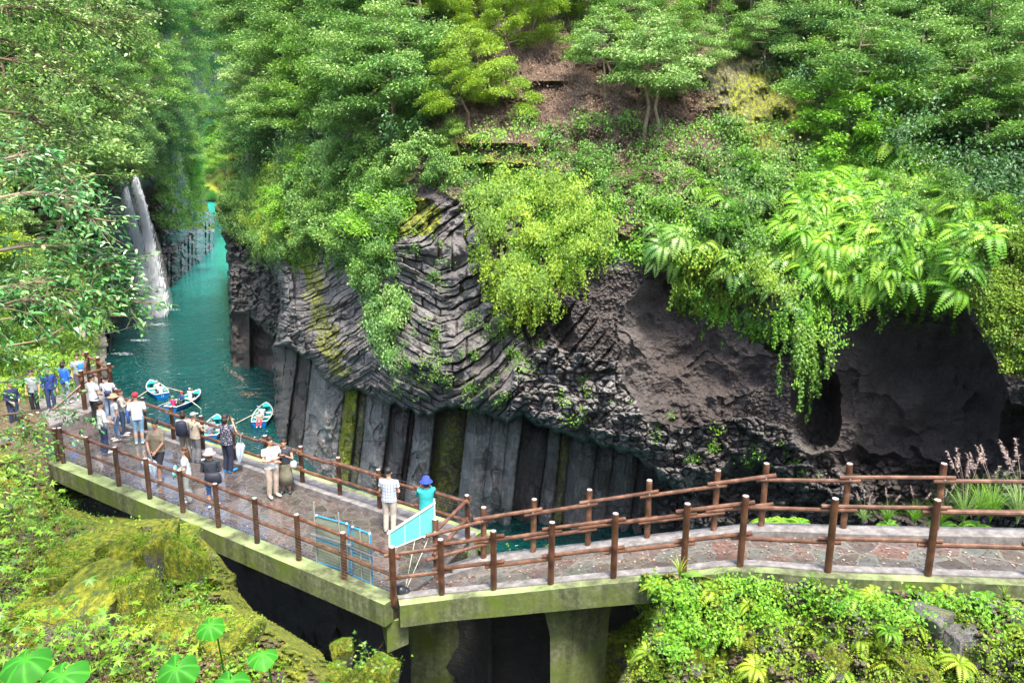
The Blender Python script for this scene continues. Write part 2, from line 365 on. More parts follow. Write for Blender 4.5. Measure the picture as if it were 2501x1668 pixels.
# smooth concave shells
GW = (gx + (fbm(gx / 70, gy / 70, 61, 4) - .5) * 90, gy + (fbm(gx / 60, gy / 60, 62, 4) - .5) * 80)
def shell(cx, cy, rx, ry, d, ang=0):
    c, s = math.cos(ang), math.sin(ang); gx, gy = GW; X = (gx - cx) * c + (gy - cy) * s; Z = -(gx - cx) * s + (gy - cy) * c
    q = np.sqrt((X / rx)**2 + (Z / ry)**2); return d * np.sqrt(np.clip(1 - q**2, 0, 1)), q < 1
sh1, m1 = shell(1700, 825, 185, 225, 2.6, .35)
sh2, m2 = shell(2250, 980, 245, 305, 4.2, -.12)
rim = inpoly(gx, gy, [(2325, 720), (2362, 765), (2392, 812), (2425, 868), (2452, 925), (2470, 985), (2600, 1010), (3200, 1000), (3200, 560), (2325, 560)])
cav1 = shell(1990, 985, 72, 128, 6.0)[0] + shell(1930, 842, 105, 36, 2.6, .12)[0] * (.4 + fbm(gx / 20, gy / 12, 3, 3) * 1.2) + shell(2120, 1140, 190, 40, 1.5)[0] + shell(2540, 1040, 95, 110, 4.)[0] + shell(1280, 790, 50, 60, 1.6)[0] + shell(1370, 800, 45, 75, 1.6, -.5)[0]
cav1 += shell(1790, 1195, 150, 55, 2.0)[0] + shell(1010, 500, 60, 30, 1.2)[0]
# slanting fins between the two shells
fx = wx * .8 + wy * .6
fin = -(np.minimum(1, (fx / 34 - np.floor(fx / 34)) * 3)) * .7
finm = wpoly(gx, gy, [(1270, 740), (1340, 700), (1440, 740), (1520, 850), (1500, 900), (1400, 910), (1300, 870)], 8)
smooth_m = m1 | m2
q1, q2, q3 = worley(GW[0] / 95, GW[1] / 80, 12); q4, q5, q6 = worley(GW[0] / 34, GW[1] / 30, 13)
fac = -q1 * 1.2 + (q3 - .5) * .6 - q4 * .2 + (q6 - .5) * .3 * (q3 > .7)
veg = sstep(700, 520, gy + (fbm(gx / 150, gy / 150, 55, 2) - .5) * 200)
Y2 = Y + rec + bul
Y2 += colrel * lowmask + fan * fanmask
Y2 += np.where(smooth_m & ~rim, fac, 0) + (sh1 * (1 - below) + np.where(rim, sh2 * .08 - 1.2, sh2))
Y2 += cav1 * np.where(rim, .2, 1)
Y2 += np.where(finm, fin, 0) + np.where((rmask > 0), rub, 0) * (1 - .85 * smooth_m * sstep(1040, 980, GW[1]))
Y2 += fine * np.where(smooth_m, .3, .8) * (1 - lowmask) * (1 - fanmask)
Y2 += ((fbm(gx / 26, gy / 26, 14, 4) - .5) * 1.5 + (fbm(gx / 75, gy / 60, 114, 3) - .5) * 2.4) * veg + (fbm(gx / 8, gy / 8, 15, 3) - .5) * .16
# mossy shelf ledges at the hill foot
for (cx, cy, rx, hh) in ((1200, 352, 120, 1.6), (1215, 398, 95, 1.3), (1330, 200, 60, 1.0), (1240, 245, 70, 1.)):
    m = np.exp(-((gx - cx) / rx)**4); yy = gy - cy - (gx - cx)**2 * .0008
    Y2 += m * (-hh * np.exp(-np.clip(-yy, 0, 999) / 26) * (yy < 0) + .9 * hh * np.exp(-np.clip(yy, 0, 999) / 10) * (yy >= 0))
# left edge turns the corner
xl = np.interp(PY, [-420, 200, 330, 420, 500, 560, 600, 640, 700, 760, 850, 1300], [572, 575, 592, 602, 592, 592, 605, 660, 684, 690, 672, 668])[:, None] + (fbm(gx * 0 + 3, gy / 18, 17, 3) - .5) * 14
Y2 += np.where(gx < xl, np.clip((xl - gx), 0, 999) * 3.5, 0) + np.clip(20 - (gx - xl), 0, 20)**2 * .006 * (gx >= xl)
# vegetation / moss masks
moss = np.zeros_like(gx); tone = np.zeros_like(gx); lit = np.zeros_like(gx)
def paint(a, poly, v, amp=16, sc=38, s=3): a[wpoly(gx, gy, poly, amp, sc, s)] = v
tone[:] = .12
hillp = [(560, -420), (3200, -420), (3200, 900), (2480, 930), (2400, 800), (2330, 715), (2100, 700), (1850, 760), (1640, 620), (1480, 600), (1330, 740), (1230, 700), (1140, 520), (1050, 450), (930, 480), (860, 560), (740, 560), (600, 600), (560, 560)]
paint(moss, hillp, .34)
litp = [(1080, 300), (1150, 150), (1300, 30), (1500, 60), (1700, 200), (1760, 330), (1680, 470), (1520, 560), (1440, 520), (1300, 430), (1180, 360)]
paint(lit, litp, .62, 30, 60); paint(lit, [(700, 330), (830, 300), (850, 480), (760, 460)], .3); paint(lit, [(2050, 300), (2300, 300), (2400, 520), (2250, 600), (2000, 500)], .35)
paint(moss, [(1080, 350), (1150, 335), (1300, 350), (1300, 420), (1120, 430)], .95); paint(moss, [(1290, 120), (1370, 110), (1390, 230), (1310, 260), (1200, 290), (1210, 220)], .85)
paint(moss, [(1790, 190), (1950, 150), (1960, 330), (1840, 400), (1780, 300)], .45); paint(lit, [(1080, 350), (1300, 350), (1300, 430), (1120, 430)], 0)
paint(moss, [(2340, 700), (2500, 640), (2560, 900), (2480, 900), (2400, 800)], .5)
paint(moss, [(560, 480), (700, 560), (770, 620), (760, 700), (720, 640), (640, 620), (560, 560)], .8)
paint(moss, [(745, 640), (775, 640), (800, 760), (840, 830), (850, 930), (800, 900), (750, 780)], .42, 26, 14)
paint(moss, [(1000, 480), (1080, 500), (1060, 560), (960, 580)], .5); 
fanz = (fanmask > .5) & (gx < 1300); tone = np.where(fanz, .6, tone); tone = np.where(fanz & (gx > 1060), .5, tone)
tone = np.where((rmask > 0) & (gx < 1700), .75, tone); tone = np.where((rmask > 0) & (gx >= 1700), .35, tone)
paint(tone, [(2060, 720), (2130, 700), (2170, 850), (2180, 1150), (2060, 1180), (2030, 900)], .75); paint(tone, [(2330, 700), (2420, 760), (2500, 920), (2440, 920), (2380, 830)], .8)
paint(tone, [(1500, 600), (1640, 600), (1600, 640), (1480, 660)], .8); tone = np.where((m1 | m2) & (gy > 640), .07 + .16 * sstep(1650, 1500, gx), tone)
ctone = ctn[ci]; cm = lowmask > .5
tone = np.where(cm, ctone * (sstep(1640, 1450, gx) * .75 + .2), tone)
mossc = np.where((ci == 6) | (ci == 11) | (ci == 17), .45, np.where(_h(ci, ci * 0 + 8, 2) > .7, .15, 0)) - .2 * vn(gx / 30, gy / 50, 5); moss = np.where(cm, mossc, moss)
moss = np.where(cm & (ci == 5), .66 - .25 * vn(gx / 14, gy / 40, 9), moss); 
cliff, PC = grid_surf('cliff', PX, PY, Y2, ROCK, {'moss': moss, 'litter': lit, 'tone': np.clip(tone, 0, 1)}, smooth=False, cut=gx < xl - 9)
SC = Surf(PX, PY, PC)
# ------------------------------------------------------------------ far buttress behind the first (shaded recess at its foot)
bx = np.arange(498, 800, 3.); by = np.arange(380, 1000, 3.); B = table([498, 530, 600, 670, 800], [380, 500, 620, 780, 1000], [[100, 84, 78, 74, 70], [92, 77, 72, 68, 66], [90, 75, 70, 66, 64], [90, 74, 69, 65.5, 64], [90, 74, 69, 65.5, 64]], bx, by)
hx, hy = np.meshgrid(bx, by); xl2 = np.interp(by, [380, 430, 480, 520, 560, 600, 650, 700, 1000], [566, 560, 538, 532, 546, 556, 562, 565, 566])[:, None] + (vn(hy / 9, hy * 0, 4) - .5) * 8
ybb = np.interp(hx, [498, 600, 610, 640, 690, 800], [760, 765, 770, 800, 835, 850]) + (vn(hx / 9, hx * 0, 3) - .5) * 12
rw1, rw2, rc = worley(hx / 13, hy / 9, 77); rb = -(np.minimum(1, (rw2 - rw1) * 3) * .5 + (rc - .5) * 1.2)
bl = sstep(-3, 4, hy - ybb); ub = hx + .02 * hy
cc = np.searchsorted([498, 566, 585, 612, 640, 668, 700], ub); pf = np.abs((ub / 26) % 1 - .5)
B2 = B + rb * (1 - bl) + bl * (np.where(hx > 610, 3.2, .5) + (_h(cc, cc * 0, 3) - .5) * 1.2)
B2 += np.where(hx < xl2, (xl2 - hx) * 8, 0) + (fbm(hx / 30, hy / 30, 5, 3) - .5) * 2.0
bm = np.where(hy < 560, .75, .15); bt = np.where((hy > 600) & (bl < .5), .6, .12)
_, PB = grid_surf('far_buttress', bx, by, B2, ROCK, {'moss': bm, 'litter': bm * 0, 'tone': bt}, smooth=False, cut=hx < xl2 - 7); SB = Surf(bx, by, PB)
# ------------------------------------------------------------------ left cliff with the waterfall, running away up the gorge
lx = np.concatenate([np.arange(-700, 150, 14.), np.arange(150, 580, 3.)]); ly = np.concatenate([np.arange(-40, 300, 9.), np.arange(300, 940, 3.)])
lk = [-700, 0, 200, 270, 330, 420, 450, 525, 580]; lq = [-420, 0, 250, 400, 450, 560, 700, 940]
LT = [[120, 135, 150, 165, 180, 200, 215, 250, 300], [85, 100, 112, 125, 136, 152, 165, 205, 260], [66, 80, 92, 104, 116, 140, 150, 190, 240],
      [60, 72, 80, 91, 107, 128, 140, 180, 230], [58, 70, 76, 87, 104, 122, 136, 176, 225], [56, 68, 73, 84, 103, 121, 134, 173, 220], [55, 67, 72, 82, 102, 121, 134, 173, 220], [55, 66, 72, 80, 98, 121, 134, 173, 220]]
LY = table(lk, lq, LT, lx, ly); qx, qy = np.meshgrid(lx, ly)
w1, w2, wc = worley(qx / 14, qy / 10, 50); LY = LY + (fbm(qx / 70, qy / 60, 9, 4) - .5) * 9 * sstep(500, 350, qy) + (fbm(qx / 30, qy / 22, 19, 3) - .5) * 5
LY += -(np.minimum(1, (w2 - w1) * 3) * 1. + (wc - .5) * 2.4) * sstep(400, 450, qy)
edge = np.interp(qx, [200, 390, 440, 470, 500, 525], [720, 640, 600, 570, 545, 530]); lc = np.floor(qx / 8.5); lb = sstep(-3, 3, qy - edge)
LY += lb * ((_h(lc, lc * 0, 4) - .5) * 5 + np.minimum(1, np.minimum((qx / 8.5) % 1, 1 - (qx / 8.5) % 1) * 6) * -2.0)
LY += 8 * np.exp(-((qx - 345) / 46)**2) * sstep(430, 470, qy)
xr = np.interp(ly, [-40, 220, 270, 310, 350, 420, 470, 520, 530, 620, 940], [600, 575, 540, 498, 486, 488, 494, 505, 521, 523, 528])[:, None] + (vn(qy / 9, qy * 0, 6) - .5) * 7
LY += np.where(qx > xr, (qx - xr) * 15, 0)
lm = np.where(qy < 330, .95, np.where(qy < 430, .6, .05)); lm = np.where((qy < 560) & (qx > 380), np.where(vn(qx / 14, qy / 10, 2) > .5, .6, .2), lm)
lt = np.where((qx > 480) & (qy > 500), .95, np.where((qx > 440) & (qy > 540), .5, .06))
_, PL = grid_surf('left_cliff', lx, ly, LY, ROCK, {'moss': lm, 'litter': lm * 0, 'tone': lt}, smooth=False, cut=(qx > xr + 4) & (qy > 250)); SL = Surf(lx, ly, PL)
# far end of the valley
vx = np.arange(330, 900, 8.); vy = np.arange(40, 520, 8.); VY = table([330, 520, 900], [-420, 200, 400, 520], [[700, 650, 600], [520, 480, 430], [420, 390, 370], [390, 375, 360]], vx, vy)
ax, ay = np.meshgrid(vx, vy); VY += (fbm(ax / 50, ay / 50, 3, 4) - .5) * 60
_, PV = grid_surf('valley_end', vx, vy, VY, EARTH, {'moss': np.full(ax.shape, .8), 'litter': ax * 0, 'tone': np.where(ay > 470, .7, .1)}); SV = Surf(vx, vy, PV)
# ------------------------------------------------------------------ left bank above the stair path
kx = np.arange(-700, 268, 4.); ky = np.arange(250, 1220, 4.); KT = table([-700, 0, 150, 268], [250, 500, 700, 850, 960, 1050, 1220], [[34, 58, 64, 68], [27, 46, 52, 56], [22, 38, 44, 49], [18, 31, 38, 46], [15, 26, 31, 45], [14, 23, 25, 45], [12, 20.5, 22, 45]], kx, ky)
ex, ey = np.meshgrid(kx, ky); KT += (fbm(ex / 40, ey / 40, 33, 4) - .5) * 4 * sstep(1000, 850, ey); xr = np.interp(ky, [250, 600, 700, 760, 800, 1220], [-50, 60, 190, 232, 250, 252])[:, None] + (vn(ey / 12, ey * 0, 2) - .5) * 10
KT = KT + np.where(ex > xr, (ex - xr) * 6, 0) + (ey > 985) * (ex < 230) * .0
kt = np.where((ex > 115) & (ey > 740) & (ex < 232), .8, .3)
zb = atY(ex, ey, KT)[..., 2]
zt = np.where((ex < 212) & (ey < 1015 + (212 - ex) * .36), .3, -1.4)
KT2 = np.where(zb < zt, atZ(ex, ey, zt)[..., 1], KT)
_, PK = grid_surf('left_bank', kx, ky, KT2, EARTH, {'moss': np.where(ex > 222, .05, np.where(kt > .5, .3, .6)), 'litter': np.where(ey > 930, .5, .15), 'tone': kt}, cut=ex > xr + 8); SK = Surf(kx, ky, PK)
# ------------------------------------------------------------------ water, stream bed
m, t, b = newmat('gorge_water'); v = objco(t); MATS['water'] = m
yy = N(t, 'ShaderNodeSeparateXYZ'); t.links.new(v, yy.inputs[0])
far = N(t, 'ShaderNodeMapRange'); t.links.new(yy.outputs[1], far.inputs[0]); far.inputs[1].default_value = 60; far.inputs[2].default_value = 190  # far water turns lighter turquoise, light from the valley gap put into its colour
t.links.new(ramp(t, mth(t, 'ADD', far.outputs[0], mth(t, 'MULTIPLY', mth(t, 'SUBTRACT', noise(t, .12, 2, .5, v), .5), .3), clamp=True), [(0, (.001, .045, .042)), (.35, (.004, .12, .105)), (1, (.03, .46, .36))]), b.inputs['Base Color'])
b.inputs['Roughness'].default_value = .05; b.inputs['IOR'].default_value = 1.4; b.inputs['Specular IOR Level'].default_value = 1.
wv = objco(t, (.8, 1.1, 1)); hgt = mth(t, 'ADD', noise(t, 1.15, 3, .6, wv, .5), mth(t, 'MULTIPLY', noise(t, 4.5, 2, .5, wv), .22))
bump(t, b, hgt, 1., .55)
mb = MB(); mb.add([[-260, 12, -10], [120, 12, -10], [120, 420, -10], [-260, 420, -10]], [[0, 1, 2, 3]]); tag(mb.build('water', m), kind='structure')
LIMP = [atZ(-100, 1000, 0), atZ(290, 1037, 0), atZ(740, 1188, 0), atZ(1142, 1323, 0), atZ(1435, 1340, .45), atZ(1742, 1304, 1), atZ(2283, 1303, 1.5)]; LIMP.append(LIMP[-1] + (LIMP[-1] - LIMP[-2]) * 6)
mb = MB(); gx_, gy_ = np.meshgrid(np.linspace(-40, 60, 120), np.linspace(-6, 40, 60)); lim_ = np.interp(gx_, [p[0] for p in LIMP], [p[1] for p in LIMP]); gy_ = -6 + (gy_ + 6) / 46 * (lim_ + 6); gz_ = -5.6 + (fbm(gx_ / 3, gy_ / 3, 4, 4) - .5) * 1.6
i = np.arange(59)[:, None] * 120; j = np.arange(119)[None]; mb.add(np.stack([gx_, gy_, gz_], -1).reshape(-1, 3), np.stack([i + j, i + j + 1, i + 121 + j, i + 120 + j], -1).reshape(-1, 4))
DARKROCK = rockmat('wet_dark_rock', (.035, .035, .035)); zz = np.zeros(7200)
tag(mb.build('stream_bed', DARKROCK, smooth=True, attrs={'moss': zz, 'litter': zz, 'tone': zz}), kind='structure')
# ------------------------------------------------------------------ concrete and paving materials
m, t, b = newmat('mossy_concrete'); v = objco(t); MATS['conc'] = m
n1 = noise(t, 1.1, 5, .6, v); n2 = noise(t, 9, 5, .7, v); st = noise(t, 4, 3, .6, objco(t, (1, 1, .08)))
c = ramp(t, mth(t, 'ADD', mth(t, 'MULTIPLY', n2, .5), mth(t, 'MULTIPLY', st, .5)), [(.34, (.03, .038, .014)), (.5, (.095, .11, .045)), (.66, (.22, .23, .14))])
c = mix(t, mth(t, 'MULTIPLY', mth(t, 'SUBTRACT', mth(t, 'ADD', n1, mth(t, 'MULTIPLY', st, .4)), .64), 4, clamp=True), c, (.09, .13, .01))
geo = N(t, 'ShaderNodeNewGeometry'); sz = N(t, 'ShaderNodeSeparateXYZ'); t.links.new(geo.outputs['Normal'], sz.inputs[0])
topm = mth(t, 'MULTIPLY', mth(t, 'GREATER_THAN', sz.outputs[2], .6), mth(t, 'MULTIPLY', mth(t, 'SUBTRACT', n1, .42), 6, clamp=True))
c = mix(t, topm, c, mix(t, n2, (.3, .32, .25), (.22, .33, .02))); t.links.new(c, b.inputs['Base Color']); b.inputs['Roughness'].default_value = .85; bump(t, b, n2, .5, .02)
m2, t, b = newmat('pale_concrete'); v = objco(t); MATS['conc2'] = m2
t.links.new(ramp(t, noise(t, 5, 6, .7, v), [(.3, (.09, .08, .075)), (.5, (.18, .165, .155)), (.7, (.3, .28, .27))]), b.inputs['Base Color']); b.inputs['Roughness'].default_value = .8; bump(t, b, noise(t, 30, 4, .6, v), .4, .01)
def paving(name, wet, cols, scale, grout):
    m, t, b = newmat(name); v = objco(t)
    ds = N(t, 'ShaderNodeTexNoise'); ds.inputs['Scale'].default_value = 1.5; t.links.new(v, ds.inputs['Vector'])
    vv = N(t, 'ShaderNodeVectorMath', operation='MULTIPLY_ADD'); t.links.new(ds.outputs['Color'], vv.inputs[0]); vv.inputs[1].default_value = (.25, .25, 0); t.links.new(v, vv.inputs[2])
    vo = N(t, 'ShaderNodeTexVoronoi', feature='DISTANCE_TO_EDGE'); vo.inputs['Scale'].default_value = scale; t.links.new(vv.outputs[0], vo.inputs['Vector'])
    vc = N(t, 'ShaderNodeTexVoronoi'); vc.inputs['Scale'].default_value = scale; t.links.new(vv.outputs[0], vc.inputs['Vector'])
    sep = N(t, 'ShaderNodeSeparateColor'); t.links.new(vc.outputs['Color'], sep.inputs[0])
    col = ramp(t, sep.outputs[0], cols); n = noise(t, 7, 5, .7, v)
    col = mix(t, .7, col, ramp(t, n, [(.3, (.35, .35, .35)), (.7, (1.3, 1.3, 1.3))]), 'MULTIPLY')
    ed = mth(t, 'LESS_THAN', vo.outputs['Distance'], .035); col = mix(t, ed, col, grout)
    n1 = noise(t, 1.2, 4, .6, v); 
    t.links.new(col, b.inputs['Base Color'])
    r = ramp(t, mth(t, 'ADD', mth(t, 'MULTIPLY', n1, .7), mth(t, 'MULTIPLY', n, .3)), [(.47, (wet, wet, wet)), (.66, (.45, .45, .45))]); t.links.new(r, b.inputs['Roughness'])
    bump(t, b, mth(t, 'ADD', mth(t, 'MULTIPLY', mth(t, 'MINIMUM', vo.outputs['Distance'], .08), 4), mth(t, 'MULTIPLY', n, .5)), .35, .03)
    b.inputs['Specular IOR Level'].default_value = .7; t.links.new(ramp(t, mth(t, 'ADD', mth(t, 'MULTIPLY', n1, .7), mth(t, 'MULTIPLY', n, .3)), [(.46, (1, 1, 1)), (.6, (0, 0, 0))]), b.inputs['Coat Weight']); b.inputs['Coat Roughness'].default_value = wet; b.inputs['Coat IOR'].default_value = 1.6 if wet < .1 else 1.3; MATS[name] = m; return m
PAVE = paving('deck_paving', .06, [(0, (.06, .045, .04)), (.35, (.09, .068, .06)), (.6, (.11, .092, .084)), (.85, (.135, .088, .072)), (1, (.11, .102, .098))], 2.7, (.125, .11, .1))
PAVR = paving('path_paving', .3, [(0, (.1, .08, .07)), (.3, (.15, .105, .095)), (.55, (.15, .145, .13)), (.8, (.13, .135, .12)), (1, (.2, .09, .075))], 1.7, (.17, .155, .135))
# ------------------------------------------------------------------ deck
near_px = [(161, 1137), (217, 1162), (289.5, 1192), (366, 1226), (449, 1254), (537, 1294), (631, 1333), (732, 1375.5), (841, 1417.6), (960, 1470)]
far_px = [(290, 1037), (359, 1060), (426, 1082), (499, 1106), (574, 1132), (652, 1160), (740, 1188), (831, 1220), (928, 1255), (1032, 1289), (1142, 1323)]
NP = np.array([atZ(x, y, 0) for x, y in near_px]); FP = np.array([atZ(x, y, 0) for x, y in far_px])
def straighten(P):
    k = np.arange(len(P)); return np.column_stack([np.polyval(np.polyfit(k, P[:, c], 2), k) for c in (0, 1)] + [P[:, 2]])
NP[:-1] = straighten(NP)[:-1]; FP = straighten(FP)
dn = NP[-1] - NP[0]; dn /= np.linalg.norm(dn); nn = np.array([dn[1], -dn[0], 0]); nn = nn if nn[1] < 0 else -nn   # outward (toward camera)
NL = NP[0] - dn * 3.2
rn_px = [(1079, 1454, .0), (1206, 1442, .2), (1345, 1428, .42), (1498, 1413, .68), (1669, 1398, .98), (1807, 1385, 1.22), (2021, 1399, 1.42), (2265, 1408, 1.55)]
rf_px = [(1066, 1405, 0), (1181, 1371, .03), (1302, 1356, .2), (1435, 1340, .45), (1580, 1322, .72), (1742, 1304, 1.0), (1858, 1293, 1.2), (2058, 1299, 1.38), (2283, 1303, 1.5)]
RN = np.array([atZ(*p) for p in rn_px]); RF = np.array([atZ(*p) for p in rf_px])
ext = lambda P: np.concatenate([P, [P[-1] + (P[-1] - P[-2]), P[-1] + 2 * (P[-1] - P[-2])]])
RNx, RFx = ext(RN), ext(RF); C0 = NP[-1]
CONC, CONC2 = MATS['conc'], MATS['conc2']
o_ = nn * .26
fl = [NL[:2], *NP[:, :2], RF[0][:2], FP[-1][:2], *FP[::-1][1:, :2], atZ(212, 1012, 0)[:2], atZ(60, 1062, 0)[:2]]
deck = empty('viewing_deck', C0 * [1, 1, 0], 0, 'wide concrete viewing deck paved with wet reddish stone above the stream', 'deck')
def loc(o, root): o.location = -root.location; return o
mb = MB(); prism(mb, np.array(fl), -.46, 0.0); loc(mb.build('paving', PAVE, deck), deck)
mb = MB()
def strip(mb, A, B, zt, zb):
    """solid strip between two polylines A,B (n,3) using their z + zt / zb"""
    A = np.asarray(A); B = np.asarray(B); n = len(A); e = np.array([0, 0, 1.])
    V = np.concatenate([A + e * zt, B + e * zt, B + e * zb, A + e * zb]); q = []
    for k in range(n - 1):
        for a in range(4):
            b_ = (a + 1) % 4; q.append([a * n + k, a * n + k + 1, b_ * n + k + 1, b_ * n + k])
    q += [[0, n, 2 * n, 3 * n], [n - 1, 4 * n - 1, 3 * n - 1, 2 * n - 1]]; mb.add(V, q)
edgeP = np.concatenate([[NL], NP]); strip(mb, edgeP + o_, edgeP - nn * .16, .07, -.43); loc(mb.build('edge_beam', CONC, deck), deck)
df = FP[-1] - FP[0]; df /= np.linalg.norm(df); nf = np.array([-df[1], df[0], 0]); nf = nf if nf[1] > 0 else -nf
mb = MB(); FPx = np.concatenate([[FP[0] - df * .8], FP]); strip(mb, FPx + nf * .32, FPx - nf * .2, .14, -.56); loc(mb.build('far_kerb', CONC2, deck), deck)
mb = MB(); strip(mb, FPx + nf * .62, FPx + nf * .325, .05, -.56); loc(mb.build('outer_ledge', CONC, deck), deck)
# haunch under the corner
c2 = C0 + o_ * .4; mb = MB(); hp = np.array([c2 - dn * .1, c2 + np.array([.34, .16, 0]), c2 + np.array([.3, .75, 0]), c2 - dn * .55 + [.1, .5, 0]])
prism(mb, hp[:, :2], [-1.15, -1.0, -1.0, -.8], -.425); loc(mb.build('corner_bracket', CONC, deck), deck)
for k in ():
    mb = MB(); p = NP[k] - nn * .5; prism(mb, np.array([p - dn * .35, p + dn * .35, p + dn * .3 - nn * 2, p - dn * .3 - nn * 2])[:, :2], -6, -.47); loc(mb.build('support_pier', CONC, deck), deck)
# ------------------------------------------------------------------ ramp / path
path = empty('path_ramp', C0, 0, 'curving stone paved ramp with pale concrete kerbs climbing to the right', 'ramp'); 
def resamp(P, n):
    d = np.concatenate([[0], np.cumsum(np.linalg.norm(np.diff(P, axis=0), axis=1))]); s = np.linspace(0, d[-1], n)
    return np.column_stack([crom(d, P[:, k], s) for k in range(3)])
A = resamp(np.concatenate([[C0 + [.1, .05, 0]], RNx]), 60); Bb = resamp(np.concatenate([RFx[:1], RFx[1:]]), 60)
out = np.cross(np.gradient(A, axis=0), [0, 0, 1]); out /= np.linalg.norm(out, axis=1)[:, None]
mb = MB(); mb2 = MB(); n = 60; k8 = np.linspace(0, 1, 7)
G = A[:, None] * (1 - k8[None, :, None]) + Bb[:, None] * k8[None, :, None]; G[..., 2] -= .06
i = np.arange(n - 1)[:, None] * 7; j = np.arange(6)[None]; mb.add(G.reshape(-1, 3), np.stack([i + j, i + 7 + j, i + 8 + j, i + j + 1], -1).reshape(-1, 4)); loc(mb.build('paving', PAVR, path), path)
strip(mb2, A + out * .24, A - out * .12, .03, -.46); loc(mb2.build('edge_beam', CONC, path), path)
mb = MB(); strip(mb, A - out * .123, A - out * .2, .06, -.2); strip(mb, A + out * .02, A - out * .118, .062, .0); loc(mb.build('near_kerb', CONC2, path), path)
outb = np.cross(np.gradient(Bb, axis=0), [0, 0, 1]); outb /= np.linalg.norm(outb, axis=1)[:, None]
mb = MB(); strip(mb, Bb + outb * .3, Bb - outb * .12, .1, -.6); loc(mb.build('far_kerb', CONC2, path), path)
mb = MB(); pr = [atZ(1345, 1480, -.2), atZ(1400, 1480, -.2), atZ(1490, 1440, -.2), atZ(1440, 1430, -.2)]
P_ = np.array(pr)[:, :2]; cen = P_.mean(0); lo = (P_ - cen) * .82 + cen; nq = 4
V = np.concatenate([np.column_stack([lo, np.full(4, -6.)]), np.column_stack([P_, np.full(4, -.9)]), np.column_stack([(P_ - cen) * 1.25 + cen, np.full(4, -.1)])])
q = [[a + l * 4, (a + 1) % 4 + l * 4, (a + 1) % 4 + l * 4 + 4, a + l * 4 + 4] for l in (0, 1) for a in range(4)]; mb.add(V, q); loc(mb.build('support_pier', CONC, path), path)
mb = MB(); p0 = atZ(1010, 1560, -1.5); box(mb, [p0[0] + .6, p0[1] + 3.2, -3.4], [2.2, .5, 5.6]); loc(mb.build('abutment', CONC, path), path)
# rock wall below the far side of the deck and ramp
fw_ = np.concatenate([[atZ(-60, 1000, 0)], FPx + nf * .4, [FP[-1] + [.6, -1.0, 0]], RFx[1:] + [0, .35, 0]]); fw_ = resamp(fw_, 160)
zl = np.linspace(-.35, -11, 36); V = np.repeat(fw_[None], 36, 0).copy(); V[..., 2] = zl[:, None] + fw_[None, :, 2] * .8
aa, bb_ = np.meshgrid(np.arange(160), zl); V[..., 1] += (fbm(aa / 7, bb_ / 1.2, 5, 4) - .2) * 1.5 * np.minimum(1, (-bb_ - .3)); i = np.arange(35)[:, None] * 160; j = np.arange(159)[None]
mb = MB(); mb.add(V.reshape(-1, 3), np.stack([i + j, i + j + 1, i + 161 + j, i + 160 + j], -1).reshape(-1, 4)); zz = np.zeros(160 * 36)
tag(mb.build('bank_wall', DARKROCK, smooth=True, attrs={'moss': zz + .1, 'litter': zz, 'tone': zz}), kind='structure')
# upper plaza at the left
pz = np.array([atZ(218, 1010, .32), atZ(50, 1068, .32), atZ(-260, 1150, .32), atZ(-300, 930, .32), atZ(100, 900, .32), atZ(262, 925, .32), atZ(262, 985, .32)])[:, :2]
mb = MB(); prism(mb, pz[::-1], -.4, .36); tag(mb.build('upper_plaza', MATS['conc2']), kind='structure')
mb = MB(); strip(mb, [atZ(222, 1014, .0), atZ(40, 1076, .0)], [atZ(222, 1022, .0), atZ(40, 1086, .0)], .17, -.3); tag(mb.build('stone_step', MATS['conc2']), kind='structure')
# ------------------------------------------------------------------ railings
m, t, b = newmat('brown_log'); v = objco(t); MATS['log'] = m
c = ramp(t, noise(t, 5, 4, .6, v), [(.3, (.03, .014, .009)), (.5, (.065, .027, .015)), (.7, (.12, .052, .03))]); t.links.new(c, b.inputs['Base Color']); b.inputs['Roughness'].default_value = .32; bump(t, b, noise(t, 30, 3, .6, objco(t, (1, 1, .15))), .3, .01)
m, t, b = newmat('warm_log'); v = objco(t); MATS['log2'] = m  # lighter log brown, with the rails' bright highlights put into the colour
c = ramp(t, noise(t, 5, 4, .6, v), [(.3, (.05, .022, .012)), (.5, (.12, .052, .028)), (.7, (.22, .115, .07))]); t.links.new(c, b.inputs['Base Color']); b.inputs['Roughness'].default_value = .4; bump(t, b, noise(t, 30, 3, .6, objco(t, (1, 1, .15))), .3, .01)
PALE = plain('post_end', (.5, .45, .42), .7, .2); STEEL = plain('galvanised', (.55, .56, .55), .35, .1, .6); WIRE = plain('wire', (.13, .12, .11), .5, .1)
def post(root, p, h, r, mat, lean=(0, 0)):
    mb = MB(); n = 12; p = np.asarray(p) - np.array(root.location); tube(mb, [p - [0, 0, .12], p + [lean[0] * .5, lean[1] * .5, h * .5], p + [lean[0], lean[1], h - .012], p + [lean[0], lean[1], h]], [r * 1.03, r, r, r * .86], 12)
    o = mb.build('post', mat, root, smooth=False); mb = MB(); tube(mb, [p + [lean[0], lean[1], h - .003], p + [lean[0], lean[1], h + .004]], r * .84, 12); mb.build('post_top', PALE, o)
    return o
def rail(root, a, b_, r, mat, over=.16):
    a = np.asarray(a, float) - np.array(root.location); b_ = np.asarray(b_, float) - np.array(root.location); d = (b_ - a) / np.linalg.norm(b_ - a)
    mb = MB(); a = a - d * over; b_ = b_ + d * over; mid = (a + b_) / 2 + [0, 0, random.uniform(-.006, .004)]; tube(mb, [a, mid, b_], r, 9); return mb.build('rail', mat, root)
